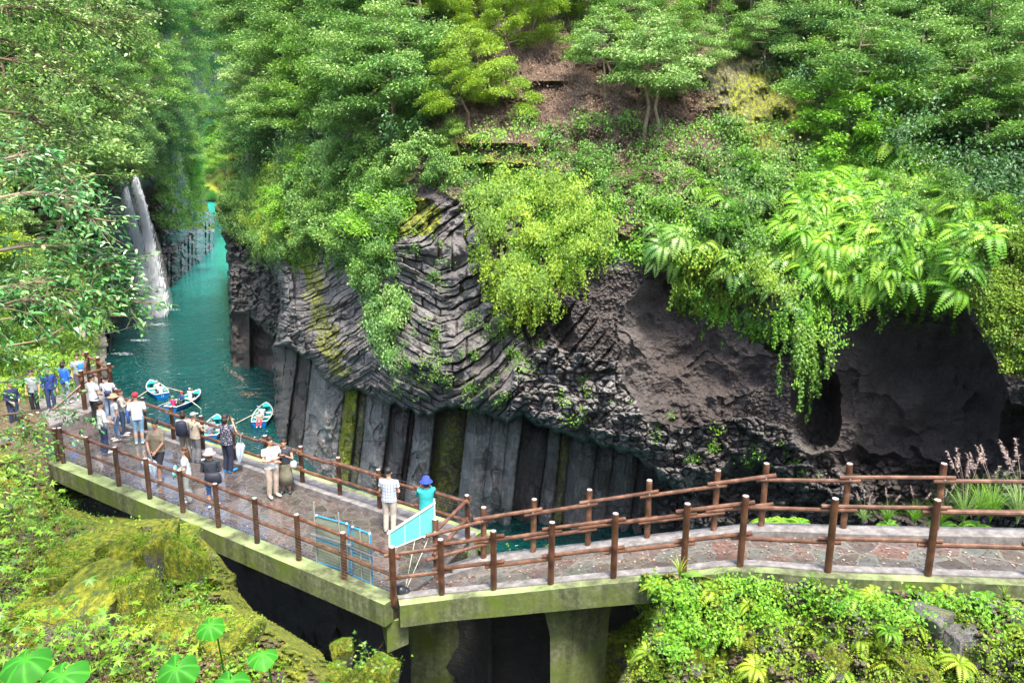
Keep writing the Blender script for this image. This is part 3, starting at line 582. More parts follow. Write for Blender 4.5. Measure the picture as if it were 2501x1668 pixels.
def railing(label, pts, hts, mat, side, levels, r=.055, rr=.04, alt=0, net=False, skip=(), over=.13, cat='railing'):
    root = empty('log_railing', pts[0], 0, label, cat)
    side = np.asarray(side, float)
    for p, h in zip(pts, hts): post(root, p, h, r, mat, (random.uniform(-.012, .012), random.uniform(-.01, .01)))
    for k in range(len(pts) - 1):
        if k in skip: continue
        for fr in levels:
            off = side * (r + rr * .9); dz = (rr * 1.9 * (k % 2) - rr) * alt
            rail(root, pts[k] + off + [0, 0, hts[k] * fr + dz], pts[k + 1] + off + [0, 0, hts[k + 1] * fr + dz], rr * random.uniform(.9, 1.08), MATS['log2'] if mat is MATS['log'] else mat, over)
            if fr == levels[0]:
                mb = MB(); tube(mb, [np.asarray(pts[k]) - root.location + side * (r + .005) + [0, 0, hts[k] * fr], np.asarray(pts[k]) - root.location + side * (r + rr * 2) + [0, 0, hts[k] * fr]], .018, 7); mb.build('bolt', STEEL, root)
    if net:
        mb = MB()
        for k in range(len(pts) - 1):
            for z in np.linspace(.1, hts[k] * levels[0], 13):
                a = pts[k] - np.array(root.location) + [0, 0, z] - side * r; b_ = pts[k + 1] - np.array(root.location) + [0, 0, z * hts[k + 1] / hts[k]] - side * r; tube(mb, [a, (a + b_) / 2 - [0, 0, .01], b_], .0028, 3, False)
        mb.build('wire_netting', WIRE, root)
    return root
def hpx(p, top): # post height so that its top projects at top px row
    lo, hi = .5, 2.5
    for _ in range(40):
        m_ = (lo + hi) / 2
        if proj(np.asarray(p) + [0, 0, m_])[1] > top: lo = m_
        else: hi = m_
    return m_
E3 = lambda P, z: P + np.array([0, 0, z])
nt_ = [1052, 1065, 1091, 1117, 1147, 1182, 1219, 1257, 1300, 1346]
h = [min(1.3, max(1.05, hpx(E3(p, .07), y))) for p, y in zip(NP, nt_)]; h = list(straighten(np.column_stack([h, h, h]))[:, 0])
rail_near = railing('dark brown log railing with wire netting along the near edge of the wet deck', np.concatenate([[NL + dn * .9], [NL + dn * 2.9], E3(NP, .07)]), [h[0], h[0]] + h, MATS['log'], -nn, (.87, .44), r=.062, rr=.042, net=True)
ft = [948, 973, 998, 1017, 1045, 1063, 1089, 1118, 1150, 1184, 1220]
h = [min(1.3, max(1.05, hpx(E3(p, .14), y))) for p, y in zip(FP, ft)]; h = list(straighten(np.column_stack([h, h, h]))[:, 0])
rail_far = railing('dark brown log railing with wire netting along the gorge side of the deck', E3(FP, .14), h, MATS['log'], nf * -1, (.86, .42), r=.062, rr=.045, alt=.6, net=True)
tn = [1320, 1300, 1278, 1257, 1233, 1215, 1221, 1224]; h = [hpx(p, y) for p, y in zip(RN, tn)]; h += [h[-1]] * 2
sdir = np.array([.15, 1, 0])
railing('brown log railing on the near kerb of the ramp starting at the deck corner', np.concatenate([[C0 + [.02, 0, .07]], RNx + [0, 0, .03]]), [1.16] + h, MATS['log'], sdir * .9, (.84, .4), r=.065, rr=.043, alt=.9, over=.2)
tf = [1272.6, 1244, 1224, 1201, 1178, 1154, 1137, 1138, 1138]; h = [hpx(p, y) for p, y in zip(RF, tf)]; h += [h[-1]] * 2
railing('warm brown log railing on the far kerb of the ramp before the dark cliff', RFx + [0, 0, .05], h, MATS['log2'], -sdir * .9, (.8, .36), r=.065, rr=.043, alt=.9, over=.2)
a, b_ = FP[-1] + [0, 0, .14], RF[0]
r_ = railing('short slanting log barrier closing the gap between deck corner and ramp', [a, b_], [1.0, 1.1], MATS['log'], [.05, -.02, 0], (.95, .5), r=.03, rr=.045)
# stair railing up at the left end
lp = [atZ(277, 992, .1), atZ(208, 1000, .36), atZ(220, 940, .36), atZ(247, 952, .2)]
root = empty('log_railing', lp[1], 0, 'zigzag log railing around the stair head at the left end of the deck', 'railing')
hh = [hpx(p, y) for p, y in zip(lp, (888, 905, 860, 873))]
for p, q in zip(lp, hh): post(root, p, q, .075, MATS['log'])
for a, b_, f in ((0, 1, .9), (0, 1, .48), (2, 3, .88), (3, 0, .85), (1, 2, .8), (2, 3, .4)): rail(root, lp[a] + [0, 0, hh[a] * f], lp[b_] + [0, 0, hh[b_] * f], .05, MATS['log2'], .2)
rail(root, lp[1] + [0, 0, .9], lp[1] + [-.5, -.8, .35], .05, MATS['log2'])
# ------------------------------------------------------------------ barriers
TEAL = plain('teal_sheet', (.13, .52, .5), .3, .12, bmp=.05); CREAM = plain('cream_pipe', (.6, .58, .45), .4, .1); BLUE = plain('blue_pipe', (.03, .26, .5), .4, .15)
g0 = C0 + [-.06, .12, 0]; g1 = RF[0] + [-.03, .05, 0]
gate = empty('barrier_gate', g0, 0, 'turquoise sheet barrier in a cream pipe frame across the start of the ramp', 'barrier'); d = g1 - g0
zt0, zb0, zt1, zb1 = 1.46, 1.1, 1.66, 1.0
mb = MB(); nrm = np.cross(d / np.linalg.norm(d), [0, 0, 1]); 
V = np.array([[0, 0, zb0], d + [0, 0, zb1], d + [0, 0, zt1], [0, 0, zt0]]); mb.add(np.concatenate([V + nrm * .006, V - nrm * .006]), [[0, 1, 2, 3], [7, 6, 5, 4], [0, 4, 5, 1], [1, 5, 6, 2], [2, 6, 7, 3], [3, 7, 4, 0]]); mb.build('sheet', TEAL, gate)
mb = MB(); tube(mb, [V[0], V[1]], .018, 8); tube(mb, [V[3] - d * .04, V[2] + d * .02], .026, 8); tube(mb, [[0, 0, .02], V[3] + [0, 0, .06]], .022, 8); tube(mb, [d + [0, 0, .02], V[2] + [0, 0, .1]], .024, 8); mb.build('frame', CREAM, gate)
for k in (.33, .66): mb = MB(); tube(mb, [V[0] * (1 - k) + V[1] * k, V[3] * (1 - k) + V[2] * k], .012, 6); mb.build('strut', CREAM, gate)
for q in (.9, .55): mb = MB(); tube(mb, [V[0] * (1 - q) + V[1] * q, np.array([.25, .15, .02])], .007, 5); mb.build('stay_rope', CREAM, gate)
m, t, b = newmat('corrugated_plastic'); b.inputs['Base Color'].default_value = (.36, .42, .3, 1); b.inputs['Roughness'].default_value = .25; b.inputs['Alpha'].default_value = .55; bump(t, b, N(t, 'ShaderNodeTexWave', i_Scale=9.).outputs[1], .4, .02); PLA = m
def screen(a, b_, ht, label, pipes):
    a = np.array(a); b_ = np.array(b_); d = b_ - a; root = empty('plastic_screen', a, 0, label, 'screen'); L = np.linalg.norm(d)
    mb = MB(); n = np.cross(d / L, [0, 0, 1]) * .004; V = np.array([[0, 0, .06], d + [0, 0, .06], d + [0, 0, ht], [0, 0, ht]]); mb.add(np.concatenate([V + n, V - n]), [[0, 1, 2, 3], [7, 6, 5, 4], [0, 4, 5, 1], [1, 5, 6, 2], [2, 6, 7, 3], [3, 7, 4, 0]]); mb.build('panel', PLA, root)
    mb = MB()
    for p, q in ((V[0], V[1]), (V[1], V[2]), (V[2], V[3]), (V[3], V[0]), ((V[0] + V[3]) / 2, (V[1] + V[2]) / 2)): tube(mb, [p, q], .02, 8)
    mb.build('frame', BLUE, root)
    for k, z in pipes: mb = MB(); tube(mb, [d * k + n * 8 + [0, 0, .03], d * k + n * 8 + [0, 0, z]], .016, 7); mb.build('pipe', STEEL, root)
    mb = MB(); tube(mb, [V[3] * .6 + V[0] * .4 + n * 10 - d * .1, V[2] * .6 + V[1] * .4 + n * 10 + d * .1], .016, 7); mb.build('cross_pipe', STEEL, root)
    for k in (.05, .95): mb = MB(); ell(mb, V[3] * (1 - k) + V[2] * k, [.035, .035, .035], 8, 6); mb.build('clamp', STEEL, root)
screen(atZ(775, 1378, 0), atZ(856, 1403, 0), 1.18, 'larger blue framed translucent plastic screen standing inside the near deck railing', [(.02, 1.5), (.75, 1.42)])
screen(atZ(864, 1412, 0), atZ(910, 1432, 0), 1.2, 'narrow blue framed translucent plastic screen nearest the deck corner', [(.5, 1.2), (.98, 1.2)])
# grey sack at the corner
mb = MB(); p = atZ(978, 1452, 0); ell(mb, [0, 0, .1], [.14, .12, .12], 14, 10); ell(mb, [.1, .03, .07], [.1, .1, .08], 10, 8); o = mb.build('sandbag', plain('black_bag', (.03, .035, .04), .3, .4), None, True, p); tag(o, 'small shiny black bag slumped at the foot of the deck corner post', 'bag')
# ------------------------------------------------------------------ near terrain
def near_surf(name, PXs, PYs, Yf, moss=.7, mat=EARTH, litter=.3, tone=.4, rough=.5, edge=None):
    a, b_ = np.meshgrid(PXs, PYs); Y = Yf(a, b_); w1, w2, wc = worley(a / 55 + fbm(a / 30, b_ / 30, 3, 2), b_ / 42, 7)
    Y = Y + (fbm(a / 70, b_ / 60, 8, 4) - .5) * 1.1 * rough * 2 - (np.minimum(1, (w2 - w1) * 2.5) * .35 + (wc - .5) * .6) * rough + (fbm(a / 12, b_ / 10, 28, 3) - .5) * .3 - np.minimum(1, (lambda w: w[1] - w[0])(worley(a / 19 + fbm(a / 14, b_ / 14, 5, 2), b_ / 14, 17)) * 2.2) * .16
    cut = None
    if edge is not None: e = edge(a, b_) * .05; Y = Y + np.clip(e, 0, 3); cut = e > 2.4
    ms = moss + (fbm(a / 60, b_ / 60, 12, 3) - .5) * .8; li = litter + (fbm(a / 45, b_ / 45, 15, 3) - .5) * 1.0
    _, P = grid_surf(name, PXs, PYs, Y, mat, {'moss': ms, 'litter': np.where((wc > .55) & ((cut is None) | (e < .05 if cut is not None else True)), li, 0), 'tone': np.full(a.shape, tone)}, cut=cut, smooth=False); return Surf(PXs, PYs, P)
sx = np.arange(-420, 800, 3.6); sy = np.arange(1085, 1960, 3.6)
ey = [1085, 1130, 1200, 1290, 1340, 1440, 1490, 1530, 1590, 1668, 1960]; exx = [70, 90, 290, 478, 520, 530, 570, 640, 735, 780, 860]
SG = near_surf('mossy_slope', sx, sy, lambda a, b_: np.interp(b_, [1085, 1180, 1280, 1400, 1500, 1600, 1668, 1960], [21.8, 19.3, 17.2, 14.6, 12.6, 10.8, 9.9, 7.2]), .78, litter=.42, edge=lambda a, b_: np.where(b_ < 1300, 0, a - np.interp(b_, ey, exx)) * 1.0 + np.maximum(0, np.interp(a, [60, 100, 125, 150, 230, 330, 420, 500, 560], [1120, 1165, 1215, 1262, 1288, 1290, 1278, 1330, 1400]) - b_) * 1.6)
sx = np.arange(1500, 3000, 4.); sy = np.arange(1392, 1960, 4.)
yt = lambda a: np.interp(a, [proj(p)[0] for p in RNx], [p[1] - .45 for p in RNx])
SB2 = near_surf('right_bank', sx, sy, lambda a, b_: yt(a) - (b_ - 1400) * .0058, .42, litter=.5, tone=.7, rough=.42, edge=lambda a, b_: np.maximum(0, np.interp(b_, [1392, 1480, 1600, 1700, 1960], [1560, 1622, 1560, 1500, 1480]) - a) * 3. + np.maximum(0, np.interp(a, [1500, 1640, 1807, 2021, 2265, 2501, 3000], [1400, 1402, 1412, 1430, 1446, 1466, 1490]) + (vn(a / 26, a * 0, 3) - .5) * 16 - b_) * 18)

# unseen hillside behind the camera, added to block front sky light and darken caves
hx_, ha_ = np.meshgrid(np.linspace(-90, 90, 60), np.linspace(0, 1, 30)); V = np.stack([hx_, 2 - ha_ * 46 - np.abs(hx_) * .12, 5.2 + ha_ * 17 + (fbm(hx_ / 9, ha_ * 5, 3, 4) - .5) * 6], -1); V[0, :, 2] = -3; V[0, :, 1] += 1.5; V[1, :, 2] = 5.5
i = np.arange(29)[:, None] * 60; j = np.arange(59)[None]; mb = MB(); mb.add(V.reshape(-1, 3), np.stack([i + j, i + 60 + j, i + 61 + j, i + j + 1], -1).reshape(-1, 4)); zz = np.zeros(1800)
tag(mb.build('unseen_hillside', EARTH, smooth=True, attrs={'moss': zz + .5, 'litter': zz + .3, 'tone': zz}), kind='structure')
# ------------------------------------------------------------------ figures
def loft(mb, rings, n=14, tint=None):
    """rings: (x,y,z,rx,ry) horizontal ellipses, closed ends"""
    R = np.asarray(rings, float); m = len(R); th = np.arange(n) * 2 * math.pi / n
    V = np.stack([R[:, 0:1] + R[:, 3:4] * np.cos(th), R[:, 1:2] + R[:, 4:5] * np.sin(th), np.broadcast_to(R[:, 2:3], (m, n))], -1).reshape(-1, 3)
    i = np.arange(m - 1)[:, None] * n; j = np.arange(n)[None]; k = (j + 1) % n; b = mb.n
    mb.add(V, np.stack([i + j, i + k, i + n + k, i + n + j], -1).reshape(-1, 4), tint)
    mb.f.append(np.arange(b, b + n)[::-1]); mb.f.append(np.arange(b + (m - 1) * n, b + m * n))
def remesh(o, vs, smooth=True):
    md = o.modifiers.new('remesh', 'REMESH'); md.mode = 'VOXEL'; md.voxel_size = vs; md.use_smooth_shade = True
    return o
def cloth(c, rough=.85): return plain('cloth_%02x%02x%02x' % tuple(int(min(1, x) * 255) for x in c), c, rough, .22, sc=9, bmp=.4)
SKIN = plain('skin', (.52, .29, .19), .5, .08, bmp=.05); SKIN2 = plain('skin_tan', (.42, .22, .14), .5, .08, bmp=.05)
WHITE = (.55, .56, .6); BLACKC = (.02, .02, .024); EYE = plain('eye', (.02, .015, .012), .3, 0, bmp=0)
def joints(pose, legs):
    J = {}
    for s, k in ((1, 'L'), (-1, 'R')):
        sh = np.array([s * .185, 0, 1.39]); J['sh' + k] = sh
        e, w_ = {'down': ((.245, .03, 1.11), (.25, -.05, .87)), 'phone': ((.25, -.10, 1.14), (.07, -.33, 1.32)), 'face': ((.24, -.14, 1.2), (.10, -.17, 1.5)), 'cross': ((.26, -.08, 1.14), (-.06 if s > 0 else -.03, -.25, 1.13 + .04 * s)),
                 'hold': ((.25, -.02, 1.12), (.13, -.24, 1.0)), 'low': ((.23, -.1, 1.12), (.1, -.24, .92)), 'row': ((.26, -.16, 1.16), (.2, -.42, 1.12)), 'rail': ((.26, -.1, 1.14), (.2, -.34, 1.12))}[pose]
        J['el' + k] = np.array([e[0] * s, e[1], e[2]]); J['wr' + k] = np.array([w_[0] * s, w_[1], w_[2]])
        f = {'stand': (0, 0, 0), 'walk': ((-.16, -.2, 0) if s > 0 else (.08, .2, .05)), 'wide': (0, 0, 0), 'sit': None}[legs]
        wd = .14 if legs == 'wide' else .095
        if f is None:
            J['hip' + k] = np.array([s * .1, 0, .93]); J['kn' + k] = np.array([s * .14, -.42, 1.02]); J['an' + k] = np.array([s * .13, -.66, .68]); J['to' + k] = np.array([s * .14, -.82, .66])
        else:
            J['hip' + k] = np.array([s * .095, 0, .92]); J['kn' + k] = np.array([s * wd, -.02 + f[0], .5 + f[2]]); J['an' + k] = np.array([s * wd, .03 + f[1], .08 + f[2]]); J['to' + k] = np.array([s * (wd + .03), -.13 + f[1], .035 + f[2] * .4])
    return J
def person(px, feet, head, z, label, rot=0, pose='down', legs='stand', top=WHITE, sleeve=.55, bottom=('trousers', BLACKC), shoes=(.6, .6, .6), hair=('short', (.02, .015, .014)), hat=None, skin=None, H=None, fem=0, wide=1., at=None, vs=.013, vest=None, group=None, cap_c=None):
    p = atZ(px, feet, z) if at is None else np.asarray(at); H = H or min(1.84, max(1.52, hpx(p, head))); s = H / 1.74; skin = skin or SKIN
    J = joints(pose, legs); lz = .0; mb = MB()
    W_ = wide * (1 - .1 * fem)
    # torso, neck, head as one skin
    loft(mb, [(0, .01, .84, .12 * W_, .09), (0, .01, .93, .165 * W_, .11), (0, .005, 1.03, .14 * W_, .098), (0, 0, 1.1, .132 * W_, .095), (0, -.005, 1.22, .155 * W_, .108), (0, 0, 1.34, .17 * W_, .1), (0, .01, 1.41, .13, .075), (0, .015, 1.45, .062, .06), (0, .01, 1.5, .052, .055), (0, .0, 1.55, .05, .055)], 16)
    ell(mb, [0, -.005, 1.635], [.076, .093, .112], 14, 12); ell(mb, [0, -.03, 1.575], [.056, .066, .06], 12, 8)     # skull, jaw
    ell(mb, [0, -.1, 1.622], [.013, .018, .024], 8, 6); ell(mb, [.078, .004, 1.625], [.012, .02, .03], 8, 6); ell(mb, [-.078, .004, 1.625], [.012, .02, .03], 8, 6)
    ell(mb, [0, -.09, 1.578], [.024, .01, .009], 8, 6)
    for k in 'LR':
        sg = 1 if k == 'L' else -1
        tube(mb, [J['sh' + k] - [sg * .05, 0, .01], J['sh' + k], J['el' + k], J['wr' + k]], [.05, .053 * wide, .04, .026], 10)
        tube(mb, [J['hip' + k] + [0, 0, .04], J['hip' + k] - [0, 0, .1] * np.array([1, 1, legs != 'sit']), J['kn' + k], J['kn' + k] * .5 + J['an' + k] * .5 + [0, .015, 0], J['an' + k]], [.085, .088, .056, .055, .036], 12)
        tube(mb, [J['an' + k] + [0, .03, -.03], J['an' + k] * .4 + J['to' + k] * .6, J['to' + k]], [.036, .034, .026], 10)
        d = J['wr' + k] - J['el' + k]; d /= np.linalg.norm(d); sd_ = np.cross(d, [0, 1, .3]); sd_ /= np.linalg.norm(sd_); nn_ = np.cross(sd_, d)
        c = J['wr' + k] + d * .045; Rm = np.stack([sd_, d, nn_], 1); ell(mb, c, [.037, .052, .018], 10, 8, Rm)
        for q in range(4):
            b0 = c + d * .035 + sd_ * (q - 1.5) * .021; L = (.062, .072, .068, .052)[q]
            tube(mb, [b0, b0 + d * L * .5 + nn_ * .004, b0 + d * L * .85 + nn_ * .02], [.0095, .009, .0075], 6)
        tube(mb, [c - d * .02 - sd_ * sg * .028, c - sd_ * sg * .052 + d * .012, c - sd_ * sg * .056 + d * .042], [.012, .0105, .008], 6)
    V = np.concatenate(mb.v)
    o = mb.build('person', skin); remesh(o, vs)
    o.location = p; o.rotation_euler = (0, 0, rot); o.scale = (s, s, s); tag(o, label, 'person', group)
    # shirt
    mb = MB(); e = .02; bt = .86 if bottom[0] != 'skirt' else .98
    loft(mb, [(0, .005, bt, .168 * W_ + e, .115 + e), (0, .005, bt + .1, .152 * W_ + e, .108 + e), (0, 0, 1.12, .148 * W_ + e, .105 + e), (0, -.004, 1.24, .162 * W_ + e, .112 + e), (0, 0, 1.35, .178 * W_ + e, .102 + e), (0, .008, 1.42, .14, .085), (0, .012, 1.452, .074, .07)], 16)
    for k in 'LR':
        sg = 1 if k == 'L' else -1; a, b_, c = J['sh' + k], J['el' + k], J['wr' + k]
        P = [a - [sg * .06, 0, .005], a + [sg * .005, 0, 0]]; R = [.062, .072]
        if sleeve <= 1: P.append(a + (b_ - a) * sleeve); R.append(.066)
        else: P += [b_, b_ + (c - b_) * (sleeve - 1)]; R += [.056, .044]
        tube(mb, P, R, 10)
    so_ = mb.build('shirt', cloth(top), o); remesh(so_, .014)
    if vest:
        mb = MB(); loft(mb, [(0, .005, .95, .17 * W_ + .035, .15), (0, 0, 1.2, .165 * W_ + .035, .145), (0, 0, 1.34, .16 * W_, .13), (0, .01, 1.42, .12, .1)], 16); mb.build('vest', cloth(vest), o, smooth=True)
    # lower garment
    mb = MB(); kind, c = bottom
    if kind == 'skirt': loft(mb, [(0, 0, .3, .25, .2), (0, 0, .6, .22, .17), (0, .01, .85, .18, .14), (0, .01, 1.03, .15, .115)], 18); mb.build('skirt', cloth(c), o, smooth=True)
    else:
        loft(mb, [(0, .01, .84, .15 * W_, .1), (0, .01, .93, .178 * W_, .122), (0, .005, 1.02, .152 * W_, .112)], 14)
        for k in 'LR':
            h_, kn, an = J['hip' + k], J['kn' + k], J['an' + k]; end = kn * .9 + an * .1 if kind == 'shorts' else an + [0, .005, .0]; fl_ = {'trousers': .066, 'wide': .09, 'shorts': .1, 'slim': .05}[kind]
            P = [h_ + [0, 0, .04], h_ - [0, 0, .08] * np.array([1, 1, legs != 'sit']), kn] + ([end] if kind == 'shorts' else [kn * .5 + an * .5, end]); R = [.1, .104, .078 if kind != 'slim' else .066] + ([.095] if kind == 'shorts' else [fl_ + .006, fl_])
            if kind == 'shorts': P = P[:2] + [P[1] * .4 + kn * .6, end]; R = [.1, .108, .1, .095]
            tube(mb, P, R, 12)
        remesh(mb.build('trousers' if kind != 'shorts' else 'shorts', cloth(c), o), .015)
    for k in 'LR':
        mb = MB(); a, b_ = J['an' + k], J['to' + k]; ell(mb, a * .35 + b_ * .65 + [0, -.01, .012], [.048, .135, .042], 12, 8, rotz(math.atan2(b_[0] - a[0], -(b_[1] - a[1])) * .6)); ell(mb, a + [0, .02, -.02], [.046, .055, .05], 10, 8); mb.build('shoe', cloth(shoes, .5), o, smooth=True)
    hk, hc = hair; hm = plain('hair_%d' % int(hc[0] * 999), hc, .45, .5, sc=40, bmp=.6)
    if hk != 'none':
        mb = MB(); ell(mb, [0, .008, 1.674], [.088, .101, .096], 14, 10)
        if hk == 'long': loft(mb, [(0, .1, 1.22, .05, .03), (0, .1, 1.32, .1, .05), (0, .075, 1.45, .105, .07), (0, .05, 1.6, .09, .085), (0, .02, 1.68, .07, .08)], 12)
        if hk == 'bob': loft(mb, [(0, .05, 1.5, .08, .06), (0, .045, 1.58, .094, .085), (0, .02, 1.68, .08, .085)], 12)
        mb.build('hair', hm, o, smooth=True)
    for sx_ in (1, -1): mb = MB(); ell(mb, [sx_ * .03, -.089, 1.642], [.011, .007, .006], 6, 4); mb.build('eye', EYE, o)
    if hat:
        hk, hc = hat; mb = MB()
        if hk == 'cap': ell(mb, [0, .01, 1.69], [.098, .112, .085], 14, 10); ell(mb, [0, -.13, 1.69], [.075, .075, .012], 12, 6)
        if hk == 'bucket': loft(mb, [(0, .0, 1.62, .185, .195), (0, .0, 1.635, .18, .19), (0, .01, 1.69, .112, .125), (0, .01, 1.77, .095, .105), (0, .01, 1.785, .06, .07)], 18)
        if hk == 'straw': loft(mb, [(0, 0, 1.665, .19, .2), (0, 0, 1.675, .19, .2), (0, .01, 1.69, .105, .115), (0, .01, 1.77, .09, .1), (0, .01, 1.785, .05, .06)], 18)
        mb.build('hat', cloth(hc), o, smooth=True)
    o['_x'] = 0; del o['_x']; PERS.append((o, J, s)); return o
def patmat(name, c1, c2, kind):
    m, t, b = newmat(name); v = objco(t)
    if kind == 'check':
        s = N(t, 'ShaderNodeSeparateXYZ'); t.links.new(v, s.inputs[0]); f = mth(t, 'MAXIMUM', mth(t, 'GREATER_THAN', mth(t, 'FRACT', mth(t, 'MULTIPLY', s.outputs[0], 14.)), .72), mth(t, 'GREATER_THAN', mth(t, 'FRACT', mth(t, 'MULTIPLY', s.outputs[2], 12.)), .76))
    else: f = mth(t, 'GREATER_THAN', noise(t, 26, 2, .5, v), .57)
    t.links.new(mix(t, f, c1, c2), b.inputs['Base Color']); b.inputs['Roughness'].default_value = .85; return m
PERS = []
def Lw(o, v):  # local point of a person to world
    a = o.rotation_euler[2]; return np.array(o.location) + rotz(a) @ (np.asarray(v) * o.scale[0])
def bag(o, v, size, c, label, strap=True, name='shoulder_bag', cat='bag', rot=0.):
    p = Lw(o, v); root = empty(name, p, o.rotation_euler[2] + rot, label, cat); mb = MB(); sx_, sy_, sz_ = size
    th = np.linspace(0, 2 * math.pi, 17)[:-1]; f = lambda t: np.sign(t) * np.abs(t)**.55
    R = [(0, 0, -sz_ / 2, sx_ * .38, sy_ * .3), (0, 0, -sz_ * .42, sx_ * .5, sy_ * .48), (0, 0, sz_ * .1, sx_ * .5, sy_ * .5), (0, 0, sz_ * .4, sx_ * .44, sy_ * .42), (0, 0, sz_ / 2, sx_ * .3, sy_ * .2)]
    loft(mb, R, 14); mb.build('bag_body', cloth(c, .6), root, smooth=True)
    if strap:
        mb = MB(); q = rotz(-rot) @ ((np.array([-.12 if v[0] > 0 else .12, 0, 1.43]) - v) * o.scale[0]); q2 = rotz(-rot) @ ((np.array([-.05 if v[0] > 0 else .05, -.14, 1.25]) - v) * o.scale[0]); q3 = rotz(-rot) @ ((np.array([-.05 if v[0] > 0 else .05, .15, 1.25]) - v) * o.scale[0])
        tube(mb, [[0, -.02, sz_ * .4], q2, q + [0, -.03, .02], q + [0, .04, .02], q3, [0, .02, sz_ * .4]], .01, 6); mb.build('strap', cloth(BLACKC), root)
    return root
NAVY = (.025, .04, .1); JEAN = (.09, .2, .36); LJEAN = (.2, .36, .5); PI = math.pi
BR = (.03, .016, .012); AUB = (.1, .035, .025)
p1 = person(237, 1037, 915, 0, 'man in white tee and black trousers by the stair head, seen from behind', PI - .5, 'hold', top=WHITE, bottom=('trousers', BLACKC), shoes=(.4, .42, .45), wide=1.12)
p2 = person(270, 1022, 925, 0, 'person in white shirt with navy pouch leaning on the rail beside the stair head', PI + .2, 'rail', top=(.68, .72, .8), bottom=('trousers', (.25, .32, .45)))
bag(p2, [-.05, .17, 1.08], (.26, .12, .2), NAVY, 'navy waist pouch on the back of the person in white shirt at the far rail')
p3 = person(258, 1108, 980, 0, 'person in white blouse and dark blue trousers holding a hand to the ear', PI - .8, 'hold', top=(.66, .68, .66), sleeve=1.5, bottom=('wide', NAVY), hair=('short', BR), fem=1)
bag(p3, [-.21, -.02, .98], (.24, .09, .2), (.16, .18, .22), 'flat grey shoulder bag hanging on the person in white blouse')
p4 = person(288, 1076, 965, 0, 'woman in straw hat, white tee and light jeans among the group at the left', -.9, 'down', top=WHITE, bottom=('slim', JEAN), hair=('bob', BR), hat=('straw', (.5, .33, .18)), fem=1, shoes=(.6, .5, .4))
p5 = person(303, 1065, 951, 0, 'woman with long auburn hair in cream top, dark vest and jeans near the far rail', 1.9, 'phone', top=(.55, .5, .42), sleeve=1.3, vest=None, bottom=('slim', (.06, .11, .2)), hair=('long', AUB), fem=1)
bag(p5, [.0, .16, 1.18], (.24, .12, .32), BLACKC, 'black rucksack on the woman with long auburn hair', False, 'backpack')
p6 = person(342, 1084, 960, 0, 'person in red cap, white long shirt and ripped blue jeans seen from behind', PI + .35, 'hold', top=(.7, .72, .78), sleeve=.8, bottom=('slim', LJEAN), hat=('cap', (.75, .03, .05)), shoes=(.6, .6, .6), wide=1.05)
bag(p6, [.27, .0, .98], (.1, .2, .42), (.04, .1, .35), 'blue folded umbrella bag beside the person in red cap', False)
p7 = person(392, 1172, 1027, 0, 'man in loose brown tee and black shorts walking toward the camera', -.15, 'low', 'walk', top=(.21, .17, .12), sleeve=.8, bottom=('shorts', BLACKC), shoes=(.3, .34, .4), wide=1.3, skin=SKIN2)
p8 = person(456, 1122, 1008, 0, 'person with dark hair carrying a black backpack at the far rail', PI + .1, 'rail', top=(.35, .35, .33), bottom=('wide', (.25, .23, .19)), hair=('bob', BR))
bag(p8, [.02, .2, 1.18], (.34, .22, .46), (.02, .025, .045), 'large black backpack on the person at the far rail', False, 'backpack')
p9 = person(482, 1128, 1012, 0, 'man in grey cap, beige shirt and grey trousers leaning on the far rail', PI - .5, 'rail', top=(.45, .38, .28), bottom=('wide', (.17, .17, .18)), hat=('cap', (.33, .32, .3)), wide=1.15)
bag(p9, [.2, .02, 1.0], (.24, .14, .22), (.03, .04, .07), 'dark hip bag on the man in grey cap')
p10 = person(560, 1153, 1013, 0, 'man in dark patterned shirt and blue shoes photographing from the rail', PI - .45, 'face', top=(.06, .06, .09), bottom=('trousers', (.02, .025, .05)), shoes=(.02, .2, .5), hair=('bob', BR), wide=1.2)
p11 = person(462, 1226, 1106, 0, 'woman with long brown hair and pale tee holding a turquoise folder', -1.3, 'hold', top=(.6, .68, .66), bottom=('wide', (.3, .32, .32)), hair=('long', (.08, .035, .022)), fem=1)
p12 = person(522, 1240, 1098, 0, 'woman in grey bucket hat, dark jacket and bright blue jeans seen from behind', PI + .15, 'hold', top=(.03, .035, .05), sleeve=1.6, bottom=('slim', (.03, .15, .45)), hair=('bob', (.3, .13, .06)), hat=('bucket', (.3, .27, .28)), fem=1, wide=1.1)
bag(p12, [-.1, .22, .98], (.42, .2, .3), (.02, .022, .035), 'big black slouchy bag on the woman in bucket hat')
p13 = person(668, 1214, 1067, 0, 'man in white shirt and beige trousers with folded arms', .75, 'cross', top=(.66, .68, .66), bottom=('trousers', (.45, .36, .29)), shoes=(.5, .48, .42), hair=('short', BR), wide=1.12)
bag(p13, [.2, .16, 1.0], (.2, .12, .2), (.25, .3, .36), 'small grey blue bag slung behind the man with folded arms')
p14 = person(700, 1203, 1073, 0, 'woman in dark top and long khaki skirt raising a phone', .15, 'phone', top=(.03, .035, .05), bottom=('skirt', (.17, .16, .11)), shoes=(.05, .05, .06), hair=('short', BR), fem=1, sleeve=.25)
bag(p14, [.26, -.08, .95], (.18, .1, .2), (.6, .6, .6), 'white handbag beside the woman in khaki skirt', False)
p15 = person(953, 1299, 1143, 0, 'man in checked white shirt and cream trousers standing near the turquoise barrier', PI - .15, 'hold', top=(.6, .63, .66), bottom=('trousers', (.52, .45, .38)), shoes=(.3, .32, .36), wide=1.12)
for c_ in p15.children:
    if c_.name.startswith('shirt'): c_.data.materials[0] = patmat('checked_shirt', (.55, .58, .62), (.22, .27, .36), 'check')
